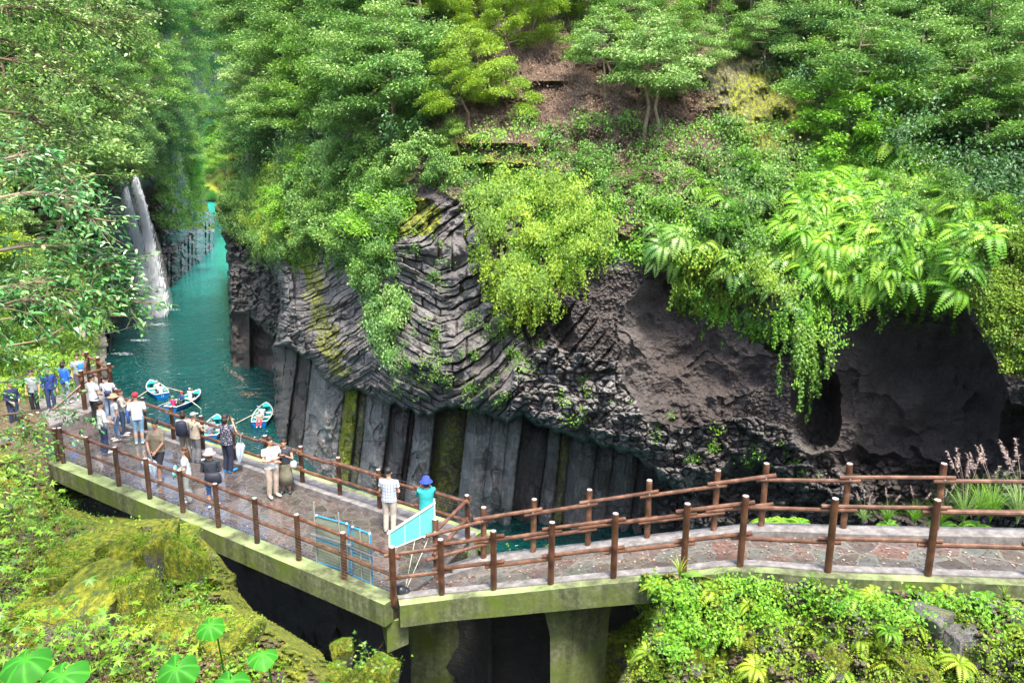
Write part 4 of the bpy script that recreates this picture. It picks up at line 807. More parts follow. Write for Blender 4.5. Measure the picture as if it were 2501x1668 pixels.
for c_ in p10.children:
    if c_.name.startswith('shirt'): c_.data.materials[0] = patmat('spotted_shirt', (.035, .035, .06), (.3, .28, .32), 'spot')
p16 = person(1043, 1312, 1192, 0, 'person in deep blue sun hat and teal jacket behind the turquoise barrier', PI + .3, 'face', top=(.03, .38, .38), sleeve=1.7, bottom=('trousers', (.2, .2, .22)), hat=('bucket', (.03, .06, .38)), hair=('bob', BR), wide=1.15)
p17 = person(198, 964, 866, .36, 'person in grey tee with bright blue sling bag coming down the stairs', .6, 'down', top=(.3, .33, .36), bottom=('trousers', (.1, .1, .12)), hair=('short', BR))
bag(p17, [.1, -.16, 1.15], (.2, .1, .4), (.03, .2, .6), 'bright blue sling bag on the person coming down the stairs')
p18 = person(165, 985, 892, .36, 'person in bright blue rain jacket and grey trousers under the leaves', PI - .4, 'hold', top=(.02, .13, .65), sleeve=1.7, bottom=('trousers', (.25, .28, .4)), hair=('bob', BR), wide=1.15)
p19 = person(128, 1002, 905, .36, 'person in navy rain jacket beside the bright blue jacket', .5, 'down', top=(.02, .05, .25), sleeve=1.7, bottom=('trousers', (.03, .05, .12)), hair=('short', BR))
p20 = person(88, 1010, 920, .36, 'person in grey top and black trousers half hidden by leaves', 0, 'down', top=(.3, .33, .35), bottom=('trousers', BLACKC))
p21 = person(38, 1042, 962, .36, 'person in dark navy coat at the left edge of the plaza', 1.0, 'hold', top=(.015, .025, .07), sleeve=1.7, bottom=('trousers', NAVY), wide=1.2)
m, t, b = newmat('clear_umbrella'); b.inputs['Base Color'].default_value = (.62, .72, .85, 1); b.inputs['Roughness'].default_value = .2; b.inputs['Alpha'].default_value = .75; UMB = m
def umbrella(p, L, label, tilt=(0, 0)):
    o = empty('folded_umbrella', p, 0, label, 'umbrella'); o.rotation_euler = (tilt[0], tilt[1], 0); mb = MB(); n = 16; zs = np.array([0, .06, .3, .6, .72]) * L; rs = np.array([.012, .03, .075, .1, .06]); th = np.arange(n) * 2 * PI / n
    V = np.stack([(rs[:, None] * (1 + .3 * (np.arange(n) % 2))) * np.cos(th), (rs[:, None] * (1 + .3 * (np.arange(n) % 2))) * np.sin(th), np.broadcast_to(zs[:, None], (5, n))], -1).reshape(-1, 3); i = np.arange(4)[:, None] * n; j = np.arange(n)[None]; k = (j + 1) % n
    mb.add(V, np.stack([i + j, i + k, i + n + k, i + n + j], -1).reshape(-1, 4)); mb.build('canopy', UMB, o); mb = MB(); tube(mb, [[0, 0, -.05], [0, 0, L]], .007, 6); tube(mb, [[0, 0, L], [0, 0, L + .04], [.03, 0, L + .06], [.05, 0, L + .03]], .011, 6); mb.build('shaft', PALE, o)
for (o, v, L, lb, tl) in ((p7, [.02, -.3, .2], .72, 'half open pale blue umbrella carried low by the man in brown tee', (.1, 0)), (p10, [-.3, -.12, .3], .85, 'translucent white umbrella hanging by the man in patterned shirt', (0, .12)), (p7, [-.09, -.3, .3], .62, 'second pale umbrella held point down by the man in brown tee', (0, -.2))):
    umbrella(Lw(o, v), L, lb, tl)
mb = MB(); ell(mb, [0, 0, 0], [.2, .05, .16], 14, 8); box(mb, [.05, -.03, -.05], [.26, .03, .2]); o = mb.build('folder', cloth((.2, .55, .5), .5), None, True, Lw(p11, [0, -.3, 1.02])); o.rotation_euler = (0, 0, -1.3); tag(o, 'turquoise folded raincoat held by the woman with long brown hair', 'raincoat')
for o, v, lb in ((p14, [0, -.38, 1.37], 'small phone raised by the woman in khaki skirt'), (p10, [0, -.2, 1.58], 'dark phone at the face of the man in patterned shirt'), (p5, [0, -.38, 1.38], 'phone in the hands of the auburn haired woman')):
    mb = MB(); box(mb, [0, 0, 0], [.15, .01, .075]); q = mb.build('phone', plain('phone_black', (.02, .02, .025), .2, 0, bmp=0), None, False, Lw(o, v)); q.rotation_euler = o.rotation_euler; tag(q, lb, 'phone')
# ------------------------------------------------------------------ rowboats
HULL = plain('boat_blue', (.0, .12, .42), .3, .12, bmp=.03); INN = plain('boat_teal', (.03, .42, .42), .4, .15, bmp=.05); WH = plain('boat_white', (.5, .52, .5), .4, .1, bmp=.05); SEAT = plain('boat_seat', (.5, .55, .5), .5, .15); OARM = plain('oar_wood', (.6, .55, .42), .5, .2)
def rowboat(bow, stern, label, marks):
    a, b_ = atZ(*stern, -10), atZ(*bow, -10); d = b_ - a; rz = math.atan2(d[1], d[0]) - PI / 2; c = (a + b_) / 2
    root = empty('rowboat', (c[0], c[1], -10), rz, label, 'rowing boat', 'rowing boats on the gorge')
    ys = np.array([-1.9, -1.2, -.4, .4, 1.1, 1.6, 1.95, 2.15]); wd = np.array([.52, .62, .68, .67, .56, .38, .17, .015]); zg = np.array([.42, .38, .36, .37, .43, .5, .58, .62])
    def shell_(k, zo, side):
        V = []
        for y, w_, z in zip(ys, wd, zg):
            w_ = max(w_ * k, .004); kb = min(1, w_ / .3)
            for x, zz_ in ((-w_, z), (-w_ * .96, z * .45), (-w_ * .66, -.06 + zo), (0, -.1 + zo), (w_ * .66, -.06 + zo), (w_ * .96, z * .45), (w_, z)): V.append((x, y - (0 if k == 1 else .03 * np.sign(y)), zz_))
        i = np.arange(7)[:, None] * 7; j = np.arange(6)[None]; q = np.stack([i + j, i + 7 + j, i + 8 + j, i + j + 1], -1).reshape(-1, 4); return V, q if side else q[:, ::-1]
    mb = MB(); V, q = shell_(1, 0, 1); mb.add(V, q); mb.f.append(np.arange(7)); mb.build('hull', HULL, root)
    mb = MB(); V, q = shell_(.93, .1, 0); mb.add(V, q); mb.f.append(np.arange(7)[::-1]); mb.build('interior', INN, root)
    mb = MB(); g = [(-w_, y, z) for y, w_, z in zip(ys, wd, zg)]; tube(mb, g, .045, 8); tube(mb, [(-x, y, z) for x, y, z in g], .045, 8); tube(mb, [g[0], (-g[0][0], g[0][1], g[0][2])], .045, 8); mb.build('gunwale', WH, root)
    for y, w_ in ((-1.55, .52), (-.3, .62), (.75, .58)): mb = MB(); box(mb, [0, y, .24], [w_ * 1.9, .3, .035]); mb.build('seat', SEAT, root)
    mb = MB(); mb.add([(-.4, 1.45, .475), (.4, 1.45, .475), (.03, 2.08, .6), (-.03, 2.08, .6)], [[0, 1, 2, 3]]); mb.build('bow_deck', INN, root)
    for s in (1, -1):
        mb = MB(); e = np.array([s * 1.85, -.75, -.02]); tube(mb, [[s * .1, .05, .52], [s * .68, -.22, .42], e], .024, 6); box(mb, e + [s * .15, -.06, -.02], [.42, .14, .02], rotz(-s * .38)); mb.build('oar', OARM, root)
    cu = bpy.data.curves.new('mark', 'FONT'); cu.body = marks; cu.size = .24; cu.align_x = 'CENTER'; cu.extrude = .004; tx = bpy.data.objects.new('number', cu); COL.objects.link(tx)
    dg = bpy.context.evaluated_depsgraph_get(); me = bpy.data.meshes.new_from_object(tx.evaluated_get(dg)); bpy.data.objects.remove(tx)
    n_ = bpy.data.objects.new('number', me); COL.objects.link(n_); me.materials.clear(); me.materials.append(WH); n_.parent = root; n_.location = (0, -1.91, .12); n_.rotation_euler = (PI / 2, 0, 0)
    return root, c, rz
def sitter(boat, y, rot, label, **k):
    root, c, rz = boat; p = np.array([c[0], c[1], -10.]) + rotz(rz) @ np.array([k.pop('x', 0), y, 0]); s = .95; p[2] = -10 + .27 - .84 * s
    return person(0, 0, 0, 0, label, rz + rot, k.pop('pose', 'row'), 'sit', at=p, H=1.74 * s, vs=.02, **k)
b1 = rowboat((368, 944), (400, 976), 'blue and white rowing boat farthest left with two people and a dark bag', '13')
sitter(b1, -.3, PI * 0, 'rower in grey white shirt in the leftmost boat', top=(.55, .6, .68), hair=('short', (.4, .4, .42)), bottom=('trousers', BLACKC)); sitter(b1, -1.5, PI, 'passenger in pale blue shirt with dark hair in the leftmost boat', top=(.5, .6, .75), pose='hold', bottom=('trousers', (.2, .03, .05)))
b2 = rowboat((482, 972), (420, 1004), 'blue rowing boat with three people, seen from its side in the middle of the water', '17')
sitter(b2, -.3, 0, 'adult in navy jacket and red cap rowing the middle boat', top=(.02, .06, .15), sleeve=1.7, hat=('cap', (.7, .02, .03)), wide=1.2); sitter(b2, -1.5, PI, 'child in pink vest and green cap in the middle boat', top=(.5, .03, .15), hat=('cap', (.1, .5, .2)), pose='hold'); sitter(b2, .8, PI, 'person in white waving an arm in the middle boat', top=WHITE, pose='face', hair=('short', (.6, .6, .6)))
b3 = rowboat((652, 1000), (632, 1047), 'blue and white rowing boat by the tall rock columns with long oars out', '12')
sitter(b3, -.3, PI, 'person in white and blue shirt rowing beside the rock columns', top=(.6, .66, .8), bottom=('trousers', (.02, .03, .06))); sitter(b3, -1.5, 0, 'person in beige top and red trousers seated in the stern beside the rock columns', top=(.4, .37, .33), pose='hold', bottom=('trousers', (.5, .03, .05)), hair=('short', (.35, .33, .3)))
b4 = rowboat((530, 1036), (512, 1075), 'blue rowing boat half hidden behind the visitors at the rail', '15')
sitter(b4, -.3, 0, 'dark haired rower half hidden behind the deck visitors', top=(.2, .24, .3)); sitter(b4, -1.5, PI, 'passenger in orange brown shorts half hidden behind the deck visitors', top=(.15, .2, .3), pose='hold', bottom=('shorts', (.45, .15, .06)))
# ------------------------------------------------------------------ waterfall
m, t, b = newmat('falling_water'); v = objco(t, (1, 1, .06)); n = noise(t, 2.6, 5, .7, v); n2 = noise(t, .5, 3, .6, objco(t, (1, 1, .3)))
b.inputs['Base Color'].default_value = (.95, .97, 1., 1); b.inputs['Roughness'].default_value = .6
ed = attr(t, 'edge'); al = mth(t, 'MULTIPLY', mth(t, 'MULTIPLY', mth(t, 'SUBTRACT', n, .16), 6, clamp=True), ed, clamp=True); t.links.new(al, b.inputs['Alpha']); FALL = m
wfr = atZ(352, 760, -10); wf = empty('waterfall', wfr, 0, 'white twin waterfall dropping from the leafy cliff into the gorge', 'waterfall')
unit_ = lambda a: a / (np.linalg.norm(a, axis=-1, keepdims=True) + 1e-9)
def strand(pts, op, rows=60, cols=9):
    P = np.array(pts, float); s = np.linspace(0, 1, rows); k = np.linspace(0, 1, len(P)); X = crom(k, P[:, 0], s); Yp = crom(k, P[:, 1], s); Wd = crom(k, P[:, 2], s); D = crom(k, P[:, 3], s); c = np.linspace(-1, 1, cols)
    xs = X[:, None] + c * Wd[:, None] / 2 + (vn(s[:, None] * 14 + c * 3, c * 4 + s[:, None] * 0, 4) - .5) * 2; ysr = np.broadcast_to(Yp[:, None], xs.shape); V = atY(xs, ysr, D[:, None] - (1 - c**2) * .5) - wfr
    i = np.arange(rows - 1)[:, None] * cols; j = np.arange(cols - 1)[None]; mb = MB(); mb.add(V.reshape(-1, 3), np.stack([i + j, i + j + 1, i + cols + 1 + j, i + cols + j], -1).reshape(-1, 4))
    e = (1 - np.abs(c)**2.5)[None] * op * (.75 + .5 * s[:, None]); mb.build('water_strand', FALL, wf, True, attrs={'edge': np.clip(e, 0, 1)})
strand([(331, 428, 14, 97), (350, 500, 20, 96), (367, 590, 28, 95.5), (382, 680, 38, 95), (392, 757, 52, 94.8)], .38); strand([(304, 452, 12, 98), (320, 520, 16, 97), (340, 590, 26, 96.5), (350, 680, 40, 96), (362, 764, 58, 95.6)], .3)
strand([(318, 438, 18, 99), (340, 560, 36, 98), (362, 660, 70, 97.5), (370, 760, 96, 97)], .12); strand([(350, 500, 12, 95.6), (385, 600, 16, 95), (412, 745, 28, 94.6)], .15)
strand([(335, 436, 9, 96), (355, 520, 10, 95.2), (374, 640, 14, 94.8), (389, 753, 20, 94.4)], 1.); strand([(310, 456, 7, 97.4), (330, 540, 9, 96.4), (346, 640, 14, 95.8), (356, 750, 22, 95.2)], .8)
rngw = np.random.default_rng(3); mb = MB()
for pts, n_w, sp in (([(331, 430, 96.4), (350, 500, 95.6), (367, 590, 95), (382, 680, 94.6), (391, 757, 94.2)], 6500, 5.), ([(305, 455, 97.4), (320, 520, 96.4), (340, 590, 95.9), (350, 680, 95.4), (360, 764, 95.)], 4200, 5.)):
    Pw = np.array(pts, float); sw = rngw.random(n_w)**.9; kw = np.linspace(0, 1, 5); xw = crom(kw, Pw[:, 0], sw) + rngw.normal(0, 1, n_w) * (2 + sp * sw * 1.4); yw = crom(kw, Pw[:, 1], sw); V = atY(xw, yw, crom(kw, Pw[:, 2], sw) - rngw.random(n_w) * .6) - wfr
    Aw = np.column_stack([np.full(n_w, .12), np.full(n_w, -.75), np.full(n_w, -1.)]) + rngw.normal(0, .1, (n_w, 3)); Nw = np.array([.2, -.55, 1.6]) + rngw.normal(0, .5, (n_w, 3)); b0 = mb.n  # streaks added and tilted upward to catch sky light and brighten the falls
    a_ = unit_(Aw); bb = unit_(np.cross(a_, Nw)); Lw_ = rngw.uniform(.5, 1.8, (n_w, 1)); Ww = rngw.uniform(.012, .035, (n_w, 1)); V4 = np.stack([V, V + a_ * Lw_ * .4 + bb * Ww, V + a_ * Lw_, V + a_ * Lw_ * .4 - bb * Ww], 1); mb.add(V4.reshape(-1, 3), np.arange(n_w * 4).reshape(n_w, 4))
sp_ = mb.build('spray', plain('spray_white', (.9, .94, 1.), .5, .03, bmp=0), wf)
FOAM = plain('foam', (.7, .78, .82), .7, .2)
mb = MB()
for (x, y, rx, ry) in ((408, 757, 36, 4), (388, 752, 26, 7), (365, 764, 26, 9), (378, 793, 42, 5), (338, 831, 34, 3), (300, 864, 30, 4)):
    for q in range(110):
        a = random.uniform(0, 2 * PI); r = math.sqrt(random.random()); c = atZ(x + rx * r * math.cos(a), y + ry * r * math.sin(a), -9.965); w_ = random.uniform(.02, .09) * (1.3 - r); th = np.arange(7) * 2 * PI / 7; 
        V = np.column_stack([c[0] + np.cos(th) * w_ * 2, c[1] + np.sin(th) * w_ * 1.2, np.full(7, c[2] + random.uniform(0, .02))]); mb.add(V, np.arange(7)[None])
o = mb.build('foam', FOAM); tag(o, 'white foam spreading on the green water below the waterfall', 'foam', kind='stuff')
# ------------------------------------------------------------------ vegetation
def unit(a): return a / (np.linalg.norm(a, axis=-1, keepdims=True) + 1e-9)
def leaves(mb, C, A, Nn, L, Wd, tint, hexa=False, rng=RNG, curl=.12):
    n = len(C); A = unit(A); Bv = unit(np.cross(A, Nn)); Nn = unit(np.cross(Bv, A)); L = np.broadcast_to(L, (n,))[:, None]; Wd = np.broadcast_to(Wd, (n,))[:, None]
    if hexa:
        V = np.stack([C, C + A * L * .3 + Bv * Wd * .42 + Nn * Wd * curl, C + A * L * .68 + Bv * Wd * .4 + Nn * Wd * curl, C + A * L - Nn * L * .1, C + A * L * .68 - Bv * Wd * .4 + Nn * Wd * curl, C + A * L * .3 - Bv * Wd * .42 + Nn * Wd * curl], 1)
    else: V = np.stack([C, C + A * L * .45 + Bv * Wd * .5 + Nn * Wd * curl, C + A * L, C + A * L * .45 - Bv * Wd * .5 + Nn * Wd * curl], 1)
    k = V.shape[1]; mb.add(V.reshape(-1, 3), np.arange(n * k).reshape(n, k), np.repeat(np.broadcast_to(tint, (n,)), k))
def rnd(n, k=3, rng=RNG): return rng.normal(size=(n, k))
def tree_proto(H, R, nl, nleaf, ls, mat, bark, seed, flat=.28, low=.3, lean=.0, name='tree', crown_up=.15):
    rng = np.random.default_rng(seed); root = empty(name, (0, 0, 0)); mb = MB(); zt = np.linspace(0, 1, 7)
    tr = np.column_stack([np.cumsum(rng.normal(0, .03, 7)) * H + lean * zt * H * 0, np.cumsum(rng.normal(0, .025, 7)) * H - lean * H * zt**1.5, zt * H * .9]); tr[0] = 0
    tube(mb, np.vstack([[0, 0, -.8], tr]), np.concatenate([[H * .022], H * .02 * (1 - zt * .85)]), 7); cl = []
    for k in range(nl):
        f = low + (1 - low) * (k + .5) / nl; p0 = np.array([np.interp(f, zt, tr[:, c]) for c in range(3)]); az = k * 2.399 + rng.normal(0, .3); rl = R * (1.05 - .62 * max(0, (f - low) / (1 - low))**1.6) * rng.uniform(.75, 1.15)
        d = np.array([math.cos(az), math.sin(az), 0]); ls_ = np.linspace(0, 1, 5); pts = p0 + d * rl * ls_[:, None] + np.array([0, 0, 1]) * (crown_up * rl * ls_ - .12 * rl * ls_**2)[:, None] + rng.normal(0, .03 * rl, (5, 3)) * ls_[:, None]
        tube(mb, pts, H * .007 * (1.15 - ls_), 5)
        for q in range(4):
            s = rng.uniform(.35, 1); b0 = p0 + (pts[-1] - p0) * s; dd = unit(d + np.array([-d[1], d[0], 0]) * rng.choice([-1, 1]) * rng.uniform(.3, 1.2)); e = b0 + dd * rl * .4 * rng.uniform(.5, 1) + [0, 0, rng.uniform(-.02, .12) * rl]; tube(mb, [b0, e], [H * .003, H * .0012], 4, False)
            cl += [(b0 * .4 + e * .6, rl * .26), (e, rl * .22)]
        cl.append((pts[-1], rl * .26)); cl.append((pts[3], rl * .25))
    cl.append((tr[-1], R * .35)); cl.append((tr[-1] + [0, 0, H * .07], R * .25)); mb.build('trunk', bark, root)
    C = np.array([c for c, r in cl]); Rr = np.array([r for c, r in cl]); w_ = Rr**2; ids = rng.choice(len(C), nleaf, p=w_ / w_.sum()); u = unit(rng.normal(size=(nleaf, 3))) * (rng.random(nleaf)**.45)[:, None]; u[:, 2] *= flat; off = u * Rr[ids][:, None] * 1.25
    P = C[ids] + off; P[:, 2] += -.25 * (off[:, 0]**2 + off[:, 1]**2) / (Rr[ids] + .01) * .6; A = unit(off) * 1 + rng.normal(0, .5, (nleaf, 3)); A[:, 2] -= .25; Nn = np.array([0, 0, 1]) + rng.normal(0, .62, (nleaf, 3)); P += rng.normal(0, .1, P.shape)
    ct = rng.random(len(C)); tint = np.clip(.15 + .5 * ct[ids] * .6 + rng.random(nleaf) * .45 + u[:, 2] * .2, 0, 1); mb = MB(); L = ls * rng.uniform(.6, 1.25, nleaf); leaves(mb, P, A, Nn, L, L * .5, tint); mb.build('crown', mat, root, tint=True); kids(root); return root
PR = {}
def protos(key, n, **k):
    PR[key] = [tree_proto(seed=hash_(key) + i, **k) for i in range(n)]
def hash_(s): return sum(ord(c) * 31 for c in s)
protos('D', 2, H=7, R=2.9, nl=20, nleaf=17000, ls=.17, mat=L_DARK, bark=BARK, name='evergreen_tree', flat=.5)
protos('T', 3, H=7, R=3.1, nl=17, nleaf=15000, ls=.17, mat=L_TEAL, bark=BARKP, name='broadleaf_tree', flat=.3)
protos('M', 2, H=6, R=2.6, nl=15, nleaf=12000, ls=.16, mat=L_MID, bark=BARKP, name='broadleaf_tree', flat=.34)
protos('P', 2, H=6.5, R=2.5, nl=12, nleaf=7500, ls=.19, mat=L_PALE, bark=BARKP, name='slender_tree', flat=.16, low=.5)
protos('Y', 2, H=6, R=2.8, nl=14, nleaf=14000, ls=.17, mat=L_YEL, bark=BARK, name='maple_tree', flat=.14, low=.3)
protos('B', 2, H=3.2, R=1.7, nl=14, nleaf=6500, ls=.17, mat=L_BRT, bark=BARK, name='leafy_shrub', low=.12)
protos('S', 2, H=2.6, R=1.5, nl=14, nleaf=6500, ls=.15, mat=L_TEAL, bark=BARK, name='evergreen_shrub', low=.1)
USED = set()
def plant(key, pos, H, rz, label, cat, group, tilt=0, sxy=1.):
    ps = PR[key]; i = random.randrange(len(ps)); pr = ps[i]; base = PH[key]
    if pr.name not in USED: USED.add(pr.name); o = pr
    else: o = copy_tree(pr)
    s = H / base; o.location = pos; o.rotation_euler = (tilt, 0, rz); o.scale = (s * sxy, s * sxy, s); tag(o, label, cat, group); return o
PH = {'D': 7, 'T': 7, 'M': 6, 'P': 6.5, 'Y': 6, 'B': 3.2, 'S': 2.6}
KN = {'D': 'dark green evergreen tree', 'T': 'blue green layered tree', 'M': 'mid green bushy tree', 'P': 'pale slender tree', 'Y': 'yellow green maple tree', 'B': 'bright green leafy shrub', 'S': 'dark blue green shrub'}
def poisson(poly, n, seed, tries=60):
    rng = np.random.default_rng(seed); p = np.asarray(poly, float); lo, hi = p.min(0), p.max(0); out = []; 
    while len(out) < n:
        c = rng.uniform(lo, hi, (tries, 2)); c = c[inpoly(c[:, 0], c[:, 1], poly)]
        if not len(c): continue
        if not out: out.append(c[0]); continue
        d = np.min(np.linalg.norm(c[:, None] - np.array(out)[None], axis=2), axis=1); out.append(c[np.argmax(d)])
    return np.array(out)
def grove(surf, poly, n, keys, Hr, where, seed, push=.3, sxy=1., tilt=.12):
    for (x, y) in poisson(poly, n, seed):
        k = random.choice(keys); p = surf.at(x, y) + np.array([0, push, -.25]); H = random.uniform(*Hr)
        plant(k, p, H, random.uniform(0, 6.28), KN[k] + ' ' + where, 'shrub' if k in 'BS' else 'tree', KN[k] + 's ' + where, tilt=tilt * random.uniform(.3, 1.5), sxy=sxy * random.uniform(.9, 1.2))
grove(SC, [(640, 240), (665, 230), (690, 330), (680, 400), (640, 400)], 7, 'DTD', (4, 6), 'where the right hillside turns away up the gorge', 17)
grove(SC, [(580, -60), (640, -100), (660, 120), (640, 200), (610, 200)], 12, 'TDT', (6, 9), 'high where the right hillside turns away up the gorge', 18)
grove(SC, [(585, 330), (700, 200), (900, 120), (1010, 280), (960, 420), (860, 380), (720, 400), (620, 440)], 26, 'TTMTPM', (5, 7.5), 'in the thick wood above the gorge bend', 1)
grove(SC, [(590, 130), (720, 20), (1000, -60), (1060, 130), (900, 130), (640, 260)], 22, 'TPMTPM', (6, 9), 'on the upper slope above the gorge bend', 2)
grove(SC, [(1000, -110), (2600, -110), (2600, 60), (1800, 60), (1500, -20), (1060, -40)], 34, 'PPMTMM', (5, 8), 'along the top of the right hillside', 3)
grove(SC, [(1820, 60), (2600, 40), (2620, 430), (2420, 440), (2120, 330), (1960, 230), (1850, 180)], 36, 'TTPTMTD', (3.5, 6), 'in the shaded wood on the right hillside', 4)
grove(SC, [(1380, 60), (1780, 40), (1780, 190), (1640, 250), (1400, 200)], 10, 'MPTM', (3.5, 5), 'with thin trunk on the leaf strewn slope', 5, sxy=.9)
for (x, y, H) in ((1575, 345, 6.2), (1605, 335, 5.4), (1480, 250, 4.6)): plant('P', SC.at(x, y) + [0, .2, -.2], H, random.random() * 6, 'slim pale tree rising alone from the brown leaf litter in mid slope', 'tree', 'slim trees on the leaf litter', .1)
for (x, y, H, dy) in ((1110, 60, 5, 3), (1200, 190, 4.2, 2.2), (1150, 250, 3.8, 2), (1290, 50, 4.5, 3), (1080, -20, 5, 3), (1180, 10, 5, 3), (1260, 110, 4.6, 2.5), (1230, 250, 3.6, 1.2), (1130, 130, 3.6, 2), (1420, 20, 4.2, 2.5), (1300, -30, 5, 3)): plant('Y', SC.at(x, y) + [0, -dy, -H * .35], H, random.random() * 6, 'yellow green maple leaning out from the top of the slope above the curved columns', 'tree', 'yellow maples leaning over the slope', .4)
for (x, y, H) in ((2070, 400, 3.4), (2130, 330, 3.2), (2010, 330, 3.), (2180, 260, 3)): plant('B', SC.at(x, y) + [0, 0, -.2], H, random.random() * 6, 'bright green leafy shrub in front of the shaded wood above the ferns', 'shrub', 'bright shrubs above the ferns', .1)
grove(SC, [(760, 420), (960, 400), (985, 470), (930, 560), (860, 640), (800, 600), (700, 560), (640, 500)], 15, 'SSTB', (1.6, 3.), 'hanging over the mossy cliff top left of the curved columns', 7, tilt=.5, push=0)
grove(SC, [(1060, 250), (1140, 240), (1120, 480), (1050, 470), (980, 400)], 7, 'SMS', (1.8, 3), 'beside the ledge over the curved columns', 8, tilt=.4)
plant('S', SC.at(1425, 445), 1.9, 1, 'small round dark green bush standing alone below the leaf litter', 'shrub', None)
plant('S', SC.at(1450, 475), 1.2, 2, 'low pale bush just below the round dark bush on the slope', 'shrub', None)
grove(SC, [(1300, 520), (1900, 540), (2250, 650), (2450, 560), (2480, 420), (1700, 430), (1250, 430)], 20, 'BSBM', (.9, 1.8), 'scattered low on the ferny slope', 9, tilt=.3)
grove(SB, [(600, 420), (620, 390), (660, 440), (640, 520), (600, 500)], 6, 'DTS', (2.5, 4), 'draped over the far buttress', 10, tilt=.4)
grove(SL, [(240, 400), (300, 330), (400, 320), (450, 330), (455, 400), (440, 430), (400, 400), (340, 425), (290, 440), (240, 470)], 24, 'DDTM', (6, 9), 'on the cliff around the waterfall', 11, tilt=.3)
grove(SL, [(-200, 50), (560, 0), (560, 300), (420, 320), (260, 330), (100, 380), (-200, 330)], 40, 'TMDTPM', (8, 12), 'on the slope above the waterfall', 12)
grove(SL, [(-200, 0), (600, -20), (600, 110), (-200, 100)], 26, 'TMMP', (8, 11), 'high on the left side of the valley', 13)
grove(SL, [(445, 340), (470, 340), (480, 440), (470, 470), (455, 420)], 8, 'BYB', (3, 5), 'glowing at the end of the left cliff', 14, tilt=.3)
grove(SL, [(470, 20), (590, 0), (560, 210), (490, 210)], 13, 'TMPMT', (9, 12), 'in the cleft where the two hillsides meet', 19)
grove(SV, [(440, 450), (600, 440), (640, 100), (420, 60), (430, 300)], 60, 'YBYBY', (12, 20), 'in the bright far end of the valley', 15)  # yellow and bright leaves put the valley's sunlight into the leaf colour
grove(SK, [(-350, 300), (40, 300), (170, 650), (220, 760), (160, 880), (-100, 900), (-400, 900)], 44, 'PMTYPM', (2.4, 4.5), 'on the bank left of the deck', 16, tilt=.1)
for (x, y, H) in ((225, 520, 8.5), (255, 505, 7.5)): plant('P', SL.at(x, y) + [0, -6, -4], H * 1.9, x, 'tall tree with bare pale forked trunk left of the waterfall', 'tree', 'forked trees by the waterfall', 0)
# ---- ground cover on the cliffs
def cover(surf, name, polys, n, size, mat, label, seed, hang=.5, out=(.02, .3), clump=1., warp=22, cat='ground cover', k=5, spread=1.2, asp=.6, up_n=.6):
    rng = np.random.default_rng(seed); mb = MB(); A_ = [np.ptp(np.array(p)[:, 0]) * np.ptp(np.array(p)[:, 1]) for p in polys]; tot = sum(A_); got = 0
    for p, a in zip(polys, A_):
        want = int(n * a / tot); lo, hi = np.array(p, float).min(0), np.array(p, float).max(0); c = rng.uniform(lo, hi, (want, 2)); m = wpoly(c[:, 0], c[:, 1], p, warp, 34, seed)
        if clump: m &= rng.random(len(c)) < np.clip((fbm(c[:, 0] / 26, c[:, 1] / 20, seed + 3, 3) - .5 + clump * .18) * 8, 0, 1)
        c = c[m]; n_ = len(c); P = surf.at(c[:, 0], c[:, 1]); tn = np.clip(fbm(c[:, 0] / 30, c[:, 1] / 30, seed + 9, 3) * 1.3 - .3, 0, 1)
        P = np.repeat(P, k, 0); tn = np.repeat(tn, k); P = P + rng.normal(0, size * spread, P.shape) * [1, .5, 1]; o = rng.uniform(*out, len(P)) * np.repeat(np.clip((fbm(c[:, 0] / 22, c[:, 1] / 17, seed + 40, 3) * 2.1)**3, .1, 4), k) if out[1] > .3 else rng.uniform(*out, len(P)); P[:, 1] -= o; P[:, 2] += (o * .35 if out[1] > .3 else 0)
        Ax = rng.normal(0, .6, P.shape); Ax[:, 2] -= hang; Ax[:, 1] -= .4; Nn = np.array([0, -.75, up_n]) + rng.normal(0, .35, P.shape); L = size * rng.uniform(.6, 1.3, len(P))
        leaves(mb, P, Ax, Nn, L, L * asp, np.clip(tn * .6 + rng.random(len(P)) * .45, 0, 1))
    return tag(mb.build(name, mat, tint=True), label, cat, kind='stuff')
hillc = [(1180, 560), (1250, 480), (1400, 480), (1600, 560), (1800, 620), (2000, 640), (2160, 700), (2330, 700), (2420, 640), (2560, 600), (2560, 240), (2100, 300), (1700, 300), (1300, 280), (1060, 330), (1120, 440)]
cover(SC, 'ground_cover', [hillc], 36000, .14, L_MID, 'mixed green creepers and seedlings carpeting the hillside across the gorge', 21, clump=.35, out=(.02, .4))
cover(SC, 'ground_cover', [[(1090, 430), (1260, 420), (1500, 500), (1500, 600), (1390, 640), (1330, 740), (1250, 760), (1215, 640), (1160, 540)], [(1640, 620), (1860, 640), (1950, 730), (1860, 780), (1760, 740), (1690, 720)]], 17000, .14, L_YEL, 'yellow green ivy hanging in curtains over the lip of the cliff', 22, hang=1.2, out=(.05, .9), clump=.25)
cover(SC, 'ground_cover', [[(1180, 430), (1460, 440), (1900, 560), (1900, 640), (1500, 640), (1300, 700), (1220, 560)], [(1900, 620), (2360, 640), (2340, 720), (2120, 730), (1980, 720)]], 17000, .15, L_BRT, 'bright green ivy spilling along the foot of the slope', 23, hang=1., out=(.02, .28), clump=.2)
cover(SC, 'ground_cover', [[(1895, 800), (1960, 770), (2010, 850), (1980, 900)], [(1670, 650), (1740, 700), (1710, 780), (1650, 740)]], 2500, .12, L_BRT, 'green creeper clinging above the cave mouth', 24, hang=1.2, out=(.1, .8), clump=.6, warp=22)
